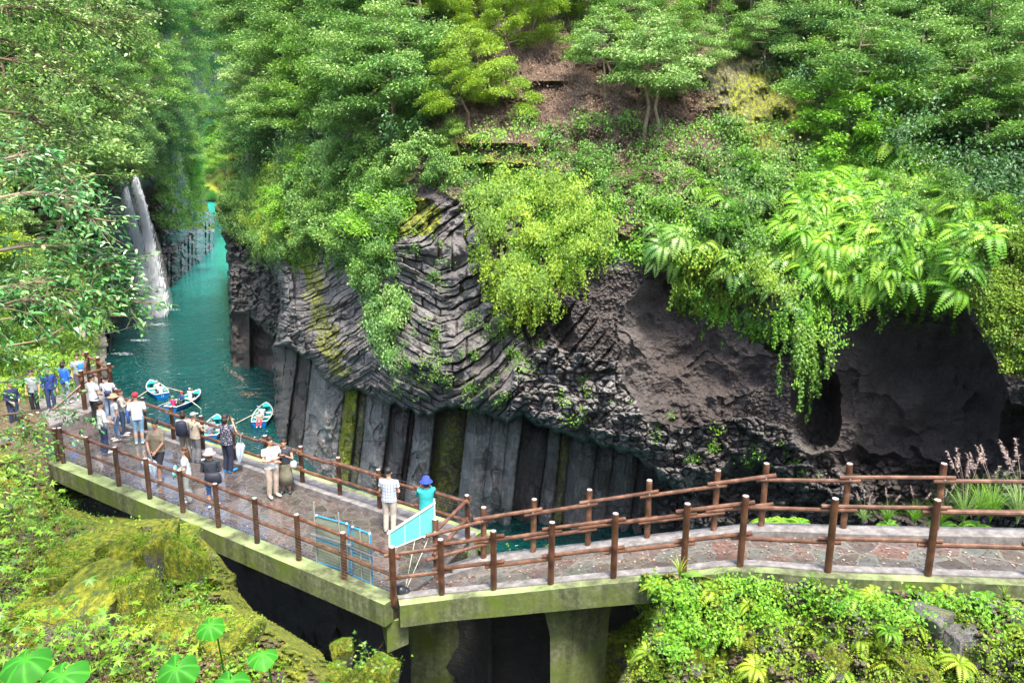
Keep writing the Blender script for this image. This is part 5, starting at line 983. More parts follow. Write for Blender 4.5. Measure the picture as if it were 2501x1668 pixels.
cover(SC, 'ground_cover', [[(560, 420), (720, 320), (930, 380), (1010, 480), (940, 620), (880, 700), (820, 600), (740, 560), (700, 640), (600, 590)]], 34000, .13, L_MID, 'green ferns and creepers draped over the left shoulder of the cliff', 25, hang=1., out=(.05, .6), clump=1.2)
cover(SC, 'ground_cover', [[(585, 480), (700, 380), (800, 380), (800, 520), (740, 600), (620, 600)]], 11000, .13, L_YEL, 'yellow green creeper on the corner of the cliff above the water', 26, hang=1., out=(.05, .5))
cover(SC, 'ground_cover', [[(780, 480), (960, 460), (970, 560), (930, 720), (850, 700), (820, 600)], [(880, 640), (960, 600), (1000, 760), (960, 900), (900, 780)]], 16000, .14, L_TEAL, 'dark blue green creeper trailing down the left of the curved columns', 27, hang=1.2, out=(.05, .5), clump=.1)
cover(SC, 'ground_cover', [[(950, 520), (1290, 700), (1290, 960), (1200, 1000), (960, 960)]], 5000, .09, L_MID, 'small green plants rooted in the joints of the curved columns', 28, out=(.0, .2), clump=-.3, k=7)
cover(SC, 'ground_cover', [[(1230, 700), (1330, 720), (1340, 900), (1300, 1000), (1240, 900)], [(1300, 900), (1500, 920), (1500, 1040), (1330, 1030)], [(1500, 960), (1900, 1080), (2000, 1160), (1600, 1100)]], 5000, .1, L_BRT, 'bright little plants dotted over the rubble bulge of the cliff', 29, out=(.0, .2), clump=-.6, k=6)
cover(SC, 'ground_cover', [[(2330, 560), (2560, 560), (2560, 900), (2460, 900), (2400, 800)]], 9000, .1, L_YEL, 'olive green moss plants on the far right rock shoulder', 30, out=(0, .15), k=6, clump=.8)
cover(SC, 'leaf_litter', [[(1090, 250), (1300, 60), (1500, 80), (1740, 220), (1780, 380), (1600, 520), (1400, 500), (1150, 380)], [(2000, 260), (2400, 260), (2450, 600), (2200, 640)]], 30000, .1, L_LIT, 'brown fallen leaves lying thick on the slope', 31, hang=0, out=(-.02, .06), clump=1.3, cat='leaf litter', k=4, spread=1.5, asp=.7)
cover(SC, 'ground_cover', [[(1850, 160), (2600, 100), (2600, 560), (2300, 480), (2050, 360)], [(560, 60), (1050, 20), (1050, 380), (620, 420)]], 22000, .16, L_DARK, 'dark undergrowth filling the wood between the trees', 32, out=(.1, 1.2), k=6)
cover(SB, 'ground_cover', [[(562, 440), (640, 390), (690, 560), (600, 600), (560, 560), (545, 510)]], 9000, .17, L_MID, 'green creeper over the far buttress', 33, out=(.1, .8), k=6)
cover(SL, 'ground_cover', [[(360, 400), (520, 340), (500, 470), (470, 560), (400, 560)], [(210, 400), (300, 400), (290, 470), (230, 520)]], 9000, .3, L_MID, 'green creeper on the cliff beside the waterfall', 34, out=(.2, 1.6), k=6)
cover(SL, 'ground_cover', [[(450, 380), (500, 380), (505, 560), (480, 540), (465, 460)]], 3000, .3, L_YEL, 'sunny yellow green creeper at the end of the left cliff', 35, out=(.2, 1.6), k=6, clump=2)
cover(SL, 'ground_cover', [[(-100, -20), (575, -20), (540, 260), (470, 380), (250, 380), (-100, 300)]], 16000, .45, L_MID, 'leafy undergrowth on the far left slope between the trees', 38, out=(.2, 2.), k=6, clump=2)
cover(SK, 'ground_cover', [[(-300, 400), (100, 450), (240, 760), (250, 950), (100, 960), (-200, 1000)]], 20000, .15, L_YEL, 'yellow green undergrowth on the bank above the plaza', 36, out=(0, .5), k=6)
cover(SK, 'ground_cover', [[(-300, 400), (100, 450), (250, 800), (250, 900), (100, 930), (-200, 1000)]], 14000, .16, L_MID, 'green undergrowth on the bank above the plaza', 37, out=(0, .6), k=6)
# ---- hanging vines
def vines(surf, name, line, n, Lr, size, mat, label, seed, group=None, out=.5, jx=14, jy=18):
    rng = np.random.default_rng(seed); mb = MB(); line = np.array(line, float); d = np.concatenate([[0], np.cumsum(np.hypot(*np.diff(line, axis=0).T))])
    for q in range(n):
        s = rng.random() * d[-1]; x = np.interp(s, d, line[:, 0]) + rng.normal(0, jx); y = np.interp(s, d, line[:, 1]) + rng.normal(0, jy); p = surf.at(x, y) - [0, rng.uniform(.1, out), 0]; L = rng.uniform(*Lr) * rng.random()**.7 + .2; m_ = int(L / size * 3.2) + 3; t_ = np.linspace(0, 1, m_)
        P = p + np.column_stack([np.cumsum(rng.normal(0, .02, m_)) - 0 * t_, -.1 * np.sin(t_ * 3) - .15 * t_, .15 * np.sin(t_ * 3.1) - L * t_]); tube(mb, P[::3] if m_ > 6 else P, .006, 3, False, .1); tn = rng.random()
        P = np.repeat(P, 2, 0) + rng.normal(0, size * .45, (m_ * 2, 3)); Ax = rng.normal(0, .7, P.shape) + [0, -.3, -.8]; sz = size * rng.uniform(.5, 1.3, len(P)); leaves(mb, P, Ax, np.array([0, -.7, .7]) + rng.normal(0, .4, P.shape), sz, sz * .6, np.clip(tn * .5 + rng.random(len(P)) * .5, 0, 1))
    return tag(mb.build(name, mat, tint=True), label, 'vines', kind='stuff')
vines(SC, 'hanging_vines', [(1160, 540), (1225, 720), (1300, 745), (1340, 720), (1400, 640), (1480, 605)], 190, (.3, 1.5), .11, L_YEL, 'ragged yellow green vines trailing from the lip beside the curved columns', 101)
vines(SC, 'hanging_vines', [(1640, 640), (1700, 720), (1760, 760), (1870, 780), (1990, 740), (2110, 690), (2330, 705)], 230, (.3, 1.6), .12, L_BRT, 'ragged bright green vines trailing from the lip over the right hollows', 102)
vines(SC, 'hanging_vines', [(1900, 800), (1960, 800), (2000, 840)], 42, (1.2, 4.6), .13, L_MID, 'long tail of green creeper hanging in front of the cave', 103, out=1.4, jx=12)
vines(SC, 'hanging_vines', [(1650, 660), (1720, 700)], 40, (.5, 2.), .13, L_YEL, 'yellow tuft of vines hanging over the smooth rock', 104, out=.8)
vines(SC, 'hanging_vines', [(600, 590), (740, 600), (860, 580), (930, 600)], 160, (.5, 2.2), .14, L_MID, 'green vines trailing over the left shoulder of the cliff', 105)
cover(SG, 'moss', [[(60, 1250), (330, 1290), (500, 1340), (540, 1450), (570, 1500), (700, 1620), (760, 1740), (-100, 1800), (-100, 1300)]], 15000, .032, L_YEL, 'tufts of yellow green moss over the lower left rocks', 46, hang=-.8, out=(-.01, .03), k=7, up_n=.6, clump=.1, cat='moss', spread=2.)
cover(SB2, 'moss', [[(1560, 1520), (2560, 1500), (2560, 1760), (1500, 1760)]], 9000, .032, L_YEL, 'tufts of olive moss on the rocks of the right bank', 47, hang=-.6, out=(-.01, .03), k=7, up_n=.6, clump=-.1, cat='moss', spread=2.)
# ---- ferns
def frond(mb, rng, az, L, lift=.9, nl=15, wid=.26):
    t_ = np.linspace(0, 1, nl + 2); r = L * (t_ * .95); z = L * (lift * t_ - (lift + .45) * t_**2.1); d = np.array([math.cos(az), math.sin(az), 0]); P = d * r[:, None]; P[:, 2] = z; s = np.array([-d[1], d[0], 0]); tube(mb, P, .006 * (1.1 - t_), 3, False, .35)
    T_ = unit(np.gradient(P, axis=0)); w_ = L * wid * np.sin(np.pi * np.clip(t_ * .93 + .1, 0, 1))**.7; tn = rng.uniform(.25, .9)
    for sg in (1, -1):
        A = s * sg + T_ * .35 + np.array([0, 0, -.15]); leaves(mb, P[1:], A[1:], np.cross(T_, s)[1:] * -1 + [0, 0, .01], w_[1:], L * .075, np.clip(tn + rng.normal(0, .08, nl + 1), 0, 1), curl=.05)
def fern_proto(seed, mat, n=10, L=1.):
    rng = np.random.default_rng(seed); mb = MB()
    for i in range(n): frond(mb, rng, i * 2.4 + rng.normal(0, .2), L * rng.uniform(.7, 1.15), rng.uniform(.5, 1.1))
    return mb.build('fern', mat, tint=True)
def scatter(prs, surf, pts, size, label, cat, group, tilt=.5, push=0, first=set()):
    for (x, y) in pts:
        pr = random.choice(prs)
        if pr.name in first: o = pr.copy(); COL.objects.link(o)
        else: o = pr; first.add(pr.name)
        s = random.uniform(*size); o.location = surf.at(x, y) + np.array([0, -push, 0]); o.rotation_euler = (tilt * random.uniform(.4, 1.3), random.uniform(-.2, .2), random.uniform(0, 6.28)); o.rotation_mode = 'ZYX'; o.scale = (s, s, s); tag(o, label, cat, group)
FB = [fern_proto(i, L_BRT) for i in (1, 2, 3)]; FM = [fern_proto(i, L_MID) for i in (4, 5)]; FT = [fern_proto(i, L_TEAL, 8) for i in (6, 7)]; FY = [fern_proto(i, L_YEL, 8) for i in (8, 9)]
scatter(FB, SC, poisson([(2020, 330), (2180, 330), (2330, 420), (2420, 560), (2330, 660), (2330, 720), (2200, 720), (2080, 700), (1960, 660), (1900, 560), (1960, 440)], 230, 5), (.8, 1.35), 'large bright green fern in the dense fern bank above the right hollow', 'fern', 'ferns of the bright fern bank', .6, .35)
scatter(FM, SC, poisson([(1560, 460), (1900, 420), (1960, 640), (1820, 640), (1640, 580)], 30, 6), (.8, 1.4), 'mid green fern on the slope left of the bright fern bank', 'fern', 'ferns left of the fern bank')
scatter(FT, SC, poisson([(1600, 560), (1660, 560), (1680, 640), (1600, 640)], 5, 7), (.8, 1.3), 'blue green fern hanging over the lip of the dark smooth rock', 'fern', 'ferns over the dark rock lip', 1.)
scatter(FT, SC, poisson([(1780, 640), (1900, 620), (1960, 740), (1830, 760)], 6, 8), (.9, 1.4), 'blue green fern hanging among yellow ivy over the cave', 'fern', 'ferns over the cave', 1.)
scatter(FM, SC, poisson([(1110, 330), (1300, 300), (1500, 500), (1300, 560), (1180, 480)], 18, 9), (.6, 1.), 'small green fern on the open slope above the curved columns', 'fern', 'ferns above the curved columns')
scatter(FB, SC, poisson([(600, 470), (760, 360), (820, 420), (760, 520), (620, 560)], 22, 10), (.9, 1.5), 'bright fern on the left shoulder of the cliff above the water', 'fern', 'ferns on the left shoulder', .8)
# ---- near trees at the left
def limb_tree(name, label, cat, base, limbs, ls, whorls, per, mat, bark, seed, spread, wid=.42, droop=.3, r0_=.05, hexa=True, group=None):
    rng = np.random.default_rng(seed); root = empty(name, base, 0, label, cat, group); mb = MB(); C = []; A = []; b0 = np.asarray(base, float)
    trunk_top = atY(*limbs[0][0][:2], limbs[0][0][2]) if False else None
    L0 = [np.array([atY(x, y, Y_) for x, y, Y_ in lm]) for lm in limbs]; hub = np.mean([l[0] for l in L0], 0)
    tube(mb, [b0 * 0, (hub - b0) * [.6, .6, .5], hub - b0], [r0_ * 2.6, r0_ * 2, r0_ * 1.4], 9)
    for l in L0:
        l = resamp(np.vstack([[hub], l]), 24) - b0; tt = np.linspace(0, 1, 24); tube(mb, l, r0_ * (1.05 - tt), 6)
        for q in range(max(2, int(whorls / len(L0)))):
            s = rng.uniform(.15, 1)**.8; i = min(23, int(s * 23)); p = l[i]; T_ = unit(l[min(23, i + 1)] - l[max(0, i - 1)])
            d = unit(T_ * .6 + rng.normal(0, .55, 3) * [1, .8, .7]); e = p + d * spread * rng.uniform(.3, 1.1) + [0, 0, -droop * spread * rng.uniform(0, .5)]; tube(mb, [p, (p + e) / 2 + rng.normal(0, .03, 3), e], [r0_ * .18, r0_ * .12, r0_ * .06], 4, False)
            m_ = per; a_ = rng.uniform(0, 6.28, m_); dd = np.column_stack([np.cos(a_), np.sin(a_), np.full(m_, -droop)]) + d * .7; f = rng.uniform(.45, 1.05, m_)[:, None]; C.append(p * (1 - f) + e * f + rng.normal(0, ls * .35, (m_, 3))); A.append(dd)
    mb.build('trunk', bark, root); C = np.concatenate(C); A = np.concatenate(A) + rng.normal(0, .25, (len(C), 3)); mb = MB(); L = ls * rng.uniform(.6, 1.2, len(C)); leaves(mb, C, A, np.array([0, -.15, 1]) + rng.normal(0, .3, C.shape), L, L * wid, rng.random(len(C)), hexa); mb.build('crown', mat, root, tint=True); return root
limb_tree('broadleaf_tree', 'glossy broadleaf tree reaching in from the left edge in front of the waterfall', 'tree', (-11.5, 9.5, 1.), [[(-80, 520, 10), (90, 470, 10.5), (180, 510, 11), (240, 540, 11)], [(-60, 620, 10), (100, 600, 10.5), (210, 630, 11), (295, 650, 11)], [(-60, 700, 10), (120, 690, 10.5), (230, 725, 10.8), (310, 735, 11)], [(-90, 440, 10.5), (60, 380, 11), (130, 420, 11.5), (190, 450, 12)], [(-60, 760, 9.5), (60, 730, 10), (170, 760, 10.5)]], .125, 420, 9, L_GLOSS, BARKP, 51, .65, wid=.45, r0_=.035)
limb_tree('broadleaf_tree', 'bare twiggy branch with few leaves hanging low before the dark rock', 'tree', (-12.4, 11.5, -.2), [[(-80, 850, 12.6), (100, 830, 12.8), (180, 790, 13), (240, 815, 13), (300, 805, 13.2), (345, 790, 13.4)], [(-80, 800, 12.6), (190, 755, 13), (260, 770, 13), (330, 780, 13.2), (350, 850, 13.3)]], .1, 14, 4, L_PALE, BARKP, 52, .35, r0_=.02)
limb_tree('maple_tree', 'leafy tree with long dark limb crossing the upper left corner', 'tree', (-14., 12, 2), [[(-60, 135, 15), (100, 165, 15.5), (200, 200, 16), (330, 250, 17)], [(-60, 40, 15), (100, 20, 15.5), (220, 60, 16), (330, 40, 17)], [(-60, 260, 15), (60, 280, 15.5), (120, 320, 16), (190, 320, 17)], [(-60, -60, 15), (120, -60, 16), (230, -10, 16.5), (330, 60, 17)], [(-60, 350, 14), (60, 360, 14.5), (150, 400, 15)]], .1, 620, 11, L_PALE, BARK, 53, .9, wid=.5, r0_=.04)
limb_tree('maple_tree', 'bright green tree mixed among the limbs at the upper left', 'tree', (-15.5, 13, 2), [[(-60, 200, 18), (60, 230, 18.5), (160, 290, 19)], [(-60, 90, 18), (80, 120, 19), (190, 180, 20)], [(-60, 0, 18), (120, 20, 19), (260, 90, 21)], [(-40, 320, 18), (60, 340, 18.5), (130, 390, 19)]], .1, 420, 11, L_MID, BARK, 54, 1.1, r0_=.035)
limb_tree('broadleaf_tree', 'low green sapling screening the plaza at the left edge', 'tree', (-13, 13.5, .2), [[(-80, 950, 15), (20, 930, 15.2), (110, 900, 15.5), (150, 925, 15.8)], [(-80, 1020, 14.5), (30, 1010, 15), (120, 1000, 15.5), (225, 1010, 16)], [(-80, 1080, 14), (20, 1060, 14.5), (100, 1075, 15), (190, 1080, 15.5)], [(-80, 880, 15), (0, 850, 15.3), (60, 870, 15.5)]], .12, 110, 8, L_GLOSS, BARK, 55, .55, r0_=.03)
limb_tree('maple_tree', 'fresh green maple below the deck end at the left edge', 'tree', (-12.5, 12.6, .2), [[(-80, 1150, 12.5), (20, 1130, 13), (110, 1120, 13.4)], [(-80, 1090, 13), (10, 1060, 13.5), (90, 1050, 14)], [(-80, 1230, 12), (0, 1210, 12.3), (60, 1220, 12.6)]], .11, 90, 8, L_MID, BARK, 56, .5, r0_=.025)
# ---- palmate leaves, butterbur
def palmate(mb, c, n_, a, r, tint, lobes=5):
    a = unit(np.asarray(a, float)); b_ = unit(np.cross(n_, a)); n_ = np.cross(a, b_); V = [c]; k = lobes * 2 + 1
    for i in range(k):
        th = (i / (k - 1) - .5) * 4.3; rr = r * (1 if i % 2 else .36) * (1.1 - .28 * abs(th) / 2.15); V.append(np.asarray(c) + (a * math.cos(th) + b_ * math.sin(th)) * rr - n_ * rr * .14)
    mb.add(V, [[0, i + 1, i + 2] for i in range(k - 1)], tint)
def maple_seedling(seed, n=26, r=.1, mat=None):
    rng = np.random.default_rng(seed); root = empty('maple_sapling', (0, 0, 0)); mb = MB(); ml = MB()
    for k in range(4):
        az = rng.uniform(0, 6.28); e = np.array([math.cos(az) * .5, math.sin(az) * .5, rng.uniform(.4, .8)]); tube(mb, [[0, 0, -.1], e * [.3, .3, .6], e], [.008, .006, .003], 4)
        for q in range(n // 4): f = rng.uniform(.35, 1.05); c = e * f + rng.normal(0, .13, 3); palmate(ml, c, np.array([0, -.2, 1]) + rng.normal(0, .3, 3), rng.normal(0, 1, 3) * [1, 1, .3] + [0, -.3, -.2], r * rng.uniform(.6, 1.2), rng.uniform(.2, 1))
    mb.build('stem', BARK, root); ml.build('foliage', mat or L_BRT, root, tint=True); kids(root); return root
MS = [maple_seedling(1), maple_seedling(2, 30, .11, L_MID), maple_seedling(3, 22, .12)]; used = set()
def put(prs, p, s, label, cat, group, rz=None):
    pr = random.choice(prs)
    if pr.name in used: o = copy_tree(pr)
    else: used.add(pr.name); o = pr
    o.location = p; o.scale = (s, s, s); o.rotation_euler = (0, 0, random.random() * 6.28 if rz is None else rz); return tag(o, label, cat, group)
for (x, y) in poisson([(-60, 1200), (110, 1180), (150, 1320), (140, 1480), (300, 1600), (450, 1620), (420, 1720), (-60, 1760)], 50, 5): put(MS, SG.at(x, y), random.uniform(.75, 1.3), 'fresh green maple sapling with pointed lobed leaves on the mossy slope', 'sapling', 'maple saplings on the mossy slope')
BB = plain('butterbur_leaf', (.09, .42, .02), .4, .2, bmp=.2); 
def butterbur(px, py, Y_, r, tilt, label):
    c = atY(px, py, Y_); root = empty('butterbur', c - [0, -.3, .62], 0, label, 'plant'); mb = MB(); n = 40; th = np.linspace(.08, 2 * PI - .08, n) + PI / 2; rr = r * (1 + .03 * np.sin(th * 9) + .06 * np.sin(th * 3 + px)) * np.where(np.abs(np.arange(n) - n / 2 + .5) > n / 2 - 2, .8, 1)
    V = [[0, 0, 0]]; 
    for f in (.35, .7, 1.): V += list(np.column_stack([np.cos(th) * rr * f, np.sin(th) * rr * f, np.sin(th * 4.5) * .05 * r * f * 1.6 + .3 * r * f - .75 * r * f * f]))
    V = np.array(V); cx, sx_ = math.cos(tilt), math.sin(tilt); V = V @ np.array([[1, 0, 0], [0, cx, sx_], [0, -sx_, cx]]) + [0, -.3, .62]; Fq = [[0, 1 + i, 2 + i] for i in range(n - 1)]; mb.add(V, Fq); Q = [[1 + l * n + i, 1 + (l + 1) * n + i, 2 + (l + 1) * n + i, 2 + l * n + i] for l in (0, 1) for i in range(n - 1)]; mb.f.append(np.array(Q)); mb.t[-1] = np.concatenate([[.9]] + [np.where(np.arange(n) % 5 == 2, .95, .35 + .25 * vn(np.arange(n) / 3., np.full(n, f_), 4)) for f_ in (1., 2., 3.)])
    mb.build('leaf', BBL, root, True, tint=True); mb = MB(); tube(mb, [[0, 0, -.25], [0, -.1, .3], [0, -.3, .62]], [.012, .01, .008], 6); mb.build('stalk', BBL, root, tint=True)
BBL = leafmat('butterbur', [(.012, .09, .006), (.025, .18, .01), (.05, .3, .015), (.12, .46, .05)], .6, .3, .3)
for a in ((512, 1528, 8.2, .2, .5, 'round butterbur leaf standing highest beside the dark gap'), (640, 1598, 7.6, .2, .2, 'wavy butterbur leaf leaning right over the dark gap'), (430, 1632, 7.0, .26, .55, 'wide butterbur leaf at the bottom left of centre'), (60, 1610, 6.6, .28, .3, 'large butterbur leaf at the bottom left corner'), (150, 1650, 6.3, .26, .5, 'second large butterbur leaf right of the corner one'), (760, 1690, 6.8, .3, .2, 'butterbur leaf cut by the bottom edge below the mossy mound'), (560, 1665, 6.6, .22, .4, 'butterbur leaf between the wide one and the bottom edge')): butterbur(*a[:3], a[3] * .8, *a[4:])
# ---- ground cover on near slopes
cover(SG, 'ground_cover', [[(-100, 1120), (300, 1230), (520, 1360), (560, 1500), (700, 1620), (760, 1740), (-100, 1800)]], 5000, .07, L_BRT, 'fine bright green plants over the mossy rocks at the lower left', 41, hang=-.2, out=(0, .12), k=6, up_n=1.2, clump=-.1)
cover(SG, 'ground_cover', [[(-100, 1120), (200, 1180), (300, 1330), (200, 1500), (-100, 1600)], [(200, 1350), (520, 1360), (540, 1500), (300, 1500)]], 5000, .055, L_MID, 'small leaved green plants on the mossy slope', 42, hang=-.2, out=(0, .2), k=6, up_n=1.2, clump=.1)
cover(SG, 'leaf_litter', [[(-100, 1200), (300, 1330), (500, 1500), (560, 1700), (-100, 1800)]], 9000, .06, L_LIT, 'brown fallen leaves between the mossy rocks', 43, hang=0, out=(-.01, .03), k=3, up_n=1., cat='leaf litter', clump=.4)
cover(SB2, 'ground_cover', [[(1560, 1395), (2560, 1430), (2560, 1490), (1900, 1500), (1700, 1560), (1560, 1600)]], 11000, .07, L_BRT, 'bright green small plants on the bank below the ramp', 44, hang=-.1, out=(0, .35), k=6, up_n=1., clump=-.1)
cover(SB2, 'ground_cover', [[(1560, 1400), (2100, 1440), (2000, 1700), (1520, 1700)], [(2100, 1500), (2560, 1480), (2560, 1700), (2100, 1700)]], 6000, .065, L_YEL, 'yellow green mossy growth on the bank below the ramp', 45, hang=0, out=(0, .2), k=6, up_n=1., clump=-.2)
FN = [fern_proto(21, L_BRT, 9, .5), fern_proto(22, L_YEL, 7, .45), fern_proto(23, L_YEL, 8, .4)]
scatter(FN, SB2, poisson([(1580, 1400), (2400, 1440), (2560, 1440), (2560, 1600), (1560, 1680)], 40, 4), (.6, 1.1), 'small yellow green fern rooted in the rocky bank below the ramp', 'fern', 'ferns on the bank below the ramp', .2, .05)
scatter([fern_proto(24, L_BRT, 8, .4)], SG, poisson([(100, 1250), (480, 1350), (520, 1640), (200, 1640)], 16, 4), (.6, 1.1), 'small bright fern between the mossy rocks at lower left', 'fern', 'ferns on the mossy slope', .2, .05)
# ---- grasses
def grass_proto(seed, n, L, mat, plumes=0, w_=.006, name='grass_tuft'):
    rng = np.random.default_rng(seed); mb = MB()
    for i in range(n):
        az = rng.uniform(0, 6.28); l = L * rng.uniform(.6, 1.1); sp = rng.uniform(.15, .75); t_ = np.linspace(0, 1, 7); d = np.array([math.cos(az), math.sin(az), 0]); P = d * (l * sp * t_**1.6)[:, None]; P[:, 2] = l * (t_ - sp * .75 * t_**2.4); s = np.array([-d[1], d[0], 0]); W_ = (w_ * (1.05 - t_))[:, None]; V = np.concatenate([P - s * W_, P + s * W_]); mb.add(V, [[k, k + 1, k + 8, k + 7] for k in range(6)], rng.uniform(.2, 1))
    root = mb.build(name, mat, tint=True)
    if plumes:
        mp = MB()
        for i in range(plumes):
            az = rng.uniform(0, 6.28); d = np.array([math.cos(az) * .3, math.sin(az) * .3, 1]) * L * 1.25; tube(mp, [[0, 0, 0], d * [.3, .3, .6], d], [.004, .003, .002], 4, tint=.6)
            for q in range(40): f = rng.uniform(.78, 1); c = d * [f**2, f**2, f]; leaves(mp, c[None], (rng.normal(0, .5, 3) + [.4, 0, -.2])[None], rng.normal(0, 1, (1, 3)), .11 * L * (1.4 - f), .012 * L, .7)
        mp.build('plume', PLUME, root, tint=True)
    KIDS[root.name] = [x for x in COL.objects if x.parent == root]; return root
PLUME = leafmat('plume', [(.3, .2, .16), (.45, .32, .28), (.6, .46, .4), (.7, .6, .5)], .8, .3)
GR = [grass_proto(1, 60, .5, L_BRT), grass_proto(2, 46, .4, L_MID), grass_proto(5, 50, .45, L_YEL)]; PG = [grass_proto(3, 130, 1.25, L_PALE, 6, .008, 'pampas_grass'), grass_proto(4, 120, 1.1, L_BRT, 3, .008, 'pampas_grass')]
for (x, y) in [(2040, 1560), (1640, 1460), (1590, 1440), (1700, 1500), (2250, 1430), (1900, 1470), (2360, 1430), (1760, 1560), (2150, 1600), (1580, 1500), (2450, 1460), (1840, 1620), (1610, 1530), (1660, 1410), (2330, 1590), (1980, 1430), (1555, 1620)]: put(GR, SB2.at(x, y), random.uniform(.6, 1.15), 'fine green grass tuft on the bank below the ramp', 'grass tuft', 'grass tufts on the ramp bank')
for (x, y, z, s) in ((2400, 1310, 1.45, 1.0), (2470, 1305, 1.5, 1.15), (2345, 1312, 1.4, .7), (2540, 1310, 1.6, 1.1), (2440, 1296, 1.5, 1.)): put(PG, atZ(x, y, z) + [0, .7, -.1], s, 'tall arching pampas grass with pink plumes behind the ramp at the right edge', 'pampas grass', 'pampas grass behind the ramp')
for (x, y, z, s) in ((2200, 1300, 1.3, .55), (2140, 1302, 1.3, .45), (2270, 1304, 1.35, .6)): put(PG, atZ(x, y, z) + [0, .6, -.1], s, 'short plumed grass behind the ramp left of the tall pampas', 'grass', 'short plumed grass behind the ramp')
for (x, y, z, s) in ((1890, 1296, 1.1, .8), (1930, 1297, 1.1, .8), (1975, 1298, 1.15, .8), (2200, 1303, 1.2, .8), (2330, 1306, 1.3, .9), (2420, 1308, 1.3, .9)): put([FN[0]], atZ(x, y, z) + [0, .45, -.05], s * 1.1, 'fresh green fern growing just behind the far kerb of the ramp', 'fern', 'ferns behind the far kerb')
for (x, y, z) in ((1250, 1352, 0), (1320, 1350, .1), (1160, 1365, -.1)): put([MS[0]], atZ(x, y, z) + [0, .4, -.4], .5, 'small yellow green seedling behind the lower far kerb of the ramp', 'seedling', 'seedlings behind the far kerb')
for (x, y, Y_) in ((329, 1290, 17.0),): put([MS[0]], atY(x, y, Y_) - [0, 0, .5], .8, 'single upright leafy shoot rising in front of the deck beam', 'shoot', None)
# ---- rocks
def rock_proto(seed, n=40, blocky=.3):
    rng = np.random.default_rng(seed); mb = MB(); ell(mb, [0, 0, 0], [1, 1, 1], 40, 28); V = mb.v[0]; d = unit(V); ax6 = np.array([[1, 0, 0], [-1, 0, 0], [0, 1, 0], [0, -1, 0], [0, 0, 1.]]); pn = unit(np.concatenate([ax6 + rng.normal(0, .22, ax6.shape), rng.normal(size=(5, 3))])); off = np.concatenate([rng.uniform(.52, .68, 5), rng.uniform(.7, .95, 5)]); r = np.ones(len(V))
    for a, b_ in zip(pn, off): c = d @ a; r = np.where(c > .15, np.minimum(r, b_ / np.maximum(c, .15)), r)
    r *= 1 + (fbm(d[:, 0] * 3 + 5, d[:, 1] * 3 + d[:, 2] * 2, seed, 3) - .5) * .16; mb.v[0] = d * r[:, None]; z = mb.v[0][:, 2]; n_ = len(z)
    return mb, z
def rock(p, size, rz, moss, tone, label, seed, mat=None, name='mossy_rock', cat='rock', group=None):
    mb, z = rock_proto(seed); n_ = len(z); o = mb.build(name, mat or ROCK, smooth=False, attrs={'moss': moss - .42 + z * .75, 'litter': np.zeros(n_), 'tone': np.full(n_, tone)}); o.location = p; o.scale = size; o.rotation_euler = (random.uniform(-.15, .15), random.uniform(-.15, .15), rz)
    if moss > .7 and mat is None:
        rg = np.random.default_rng(seed); V = mb.v[0]; k = rg.integers(0, len(V), 6500); P = V[k] + rg.normal(0, .045, (6500, 3)); U = unit(V[k]); keep = (P[:, 2] > -.3 + rg.random(6500) * .5) & (fbm(P[:, 0] * 4 + 9, P[:, 1] * 4 + P[:, 2] * 4, seed, 3) > .42); P, U = P[keep], U[keep]; L = rg.uniform(.03, .075, len(P)); m2_ = MB(); leaves(m2_, P, U + rg.normal(0, .7, P.shape), U + rg.normal(0, .5, P.shape), L, L * .55, np.clip(fbm(P[:, 0] * 3, P[:, 1] * 3 + P[:, 2] * 3, 3, 2) * .8 + rg.random(len(P)) * .3 - .1, 0, 1)); m2_.build('moss', L_YEL, o, tint=True)
    return tag(o, label, cat, group)
RL = [(300, 1335, .45, .35, .3, 'square mossy stone behind the broad rock near the beam'), (180, 1400, .5, .4, .4, 'blunt mossy stone left of the three tall blocks'), (300, 1430, .4, .35, .3, 'low stone in front of the three tall blocks'), (90, 1560, .5, .4, .4, 'dark shaded stone at the lower left among maples'), (345, 1392, .5, .4, .55, 'blocky rock with mossy top and bare grey side'), (402, 1380, .38, .36, .75, 'tall mossy block standing between two others'), (450, 1405, .38, .36, .72, 'tall mossy block at the brink of the dark gap'), (480, 1400, .2, .25, .35, 'small mossy block at the very brink'), (225, 1510, 1.2, .55, .6, 'long rounded mossy boulder in the middle of the slope'), (320, 1520, .5, .5, .75, 'slanted wedge of rock with moss and grey face'), (400, 1345, .7, .5, .26, 'broad moss covered rock nearest the deck beam'), (220, 1365, .6, .4, .3, 'low moss hummock with scattered leaves'), (440, 1560, .5, .35, .3, 'grey topped rock low on the slope'), (130, 1440, .4, .35, .3, 'small moss hummock half hidden by maple leaves'), (555, 1575, .6, .4, .26, 'flat mossy rock at the lip above the stream')]
for i, (x, y, a, b_, c, lb) in enumerate(RL): rock(SG.at(x, y) + [0, 0, .1], (a * 1.4, b_ * 1.4, c * 1.5), i, .95 if i not in (0, 5, 8) else .6, .7, lb, i + 2)
rock(atY(890, 1640, 13.2) - [0, 0, .35], (.6, .5, .62), 1, .95, .5, 'central mossy rock of the three below the deck corner', 31); rock(atY(835, 1590, 13.6), (.3, .3, .35), 2, 1., .5, 'upright mossy knob on the mound below the deck corner', 32)
for i, (x, y, r, lb) in enumerate(((672, 1585, 1.0, 'brown round boulder under the deck'), (742, 1605, .62, 'dark round boulder in front under the deck'), (800, 1560, .7, 'black round boulder deepest under the deck'), (640, 1560, .5, 'half hidden boulder at the left under the deck'))): rock(atZ(x, y, -4.9), (r, r * .8, r * .75), i, .1, .15, lb, 40 + i, DARKROCK, 'stream_boulder', 'boulder')
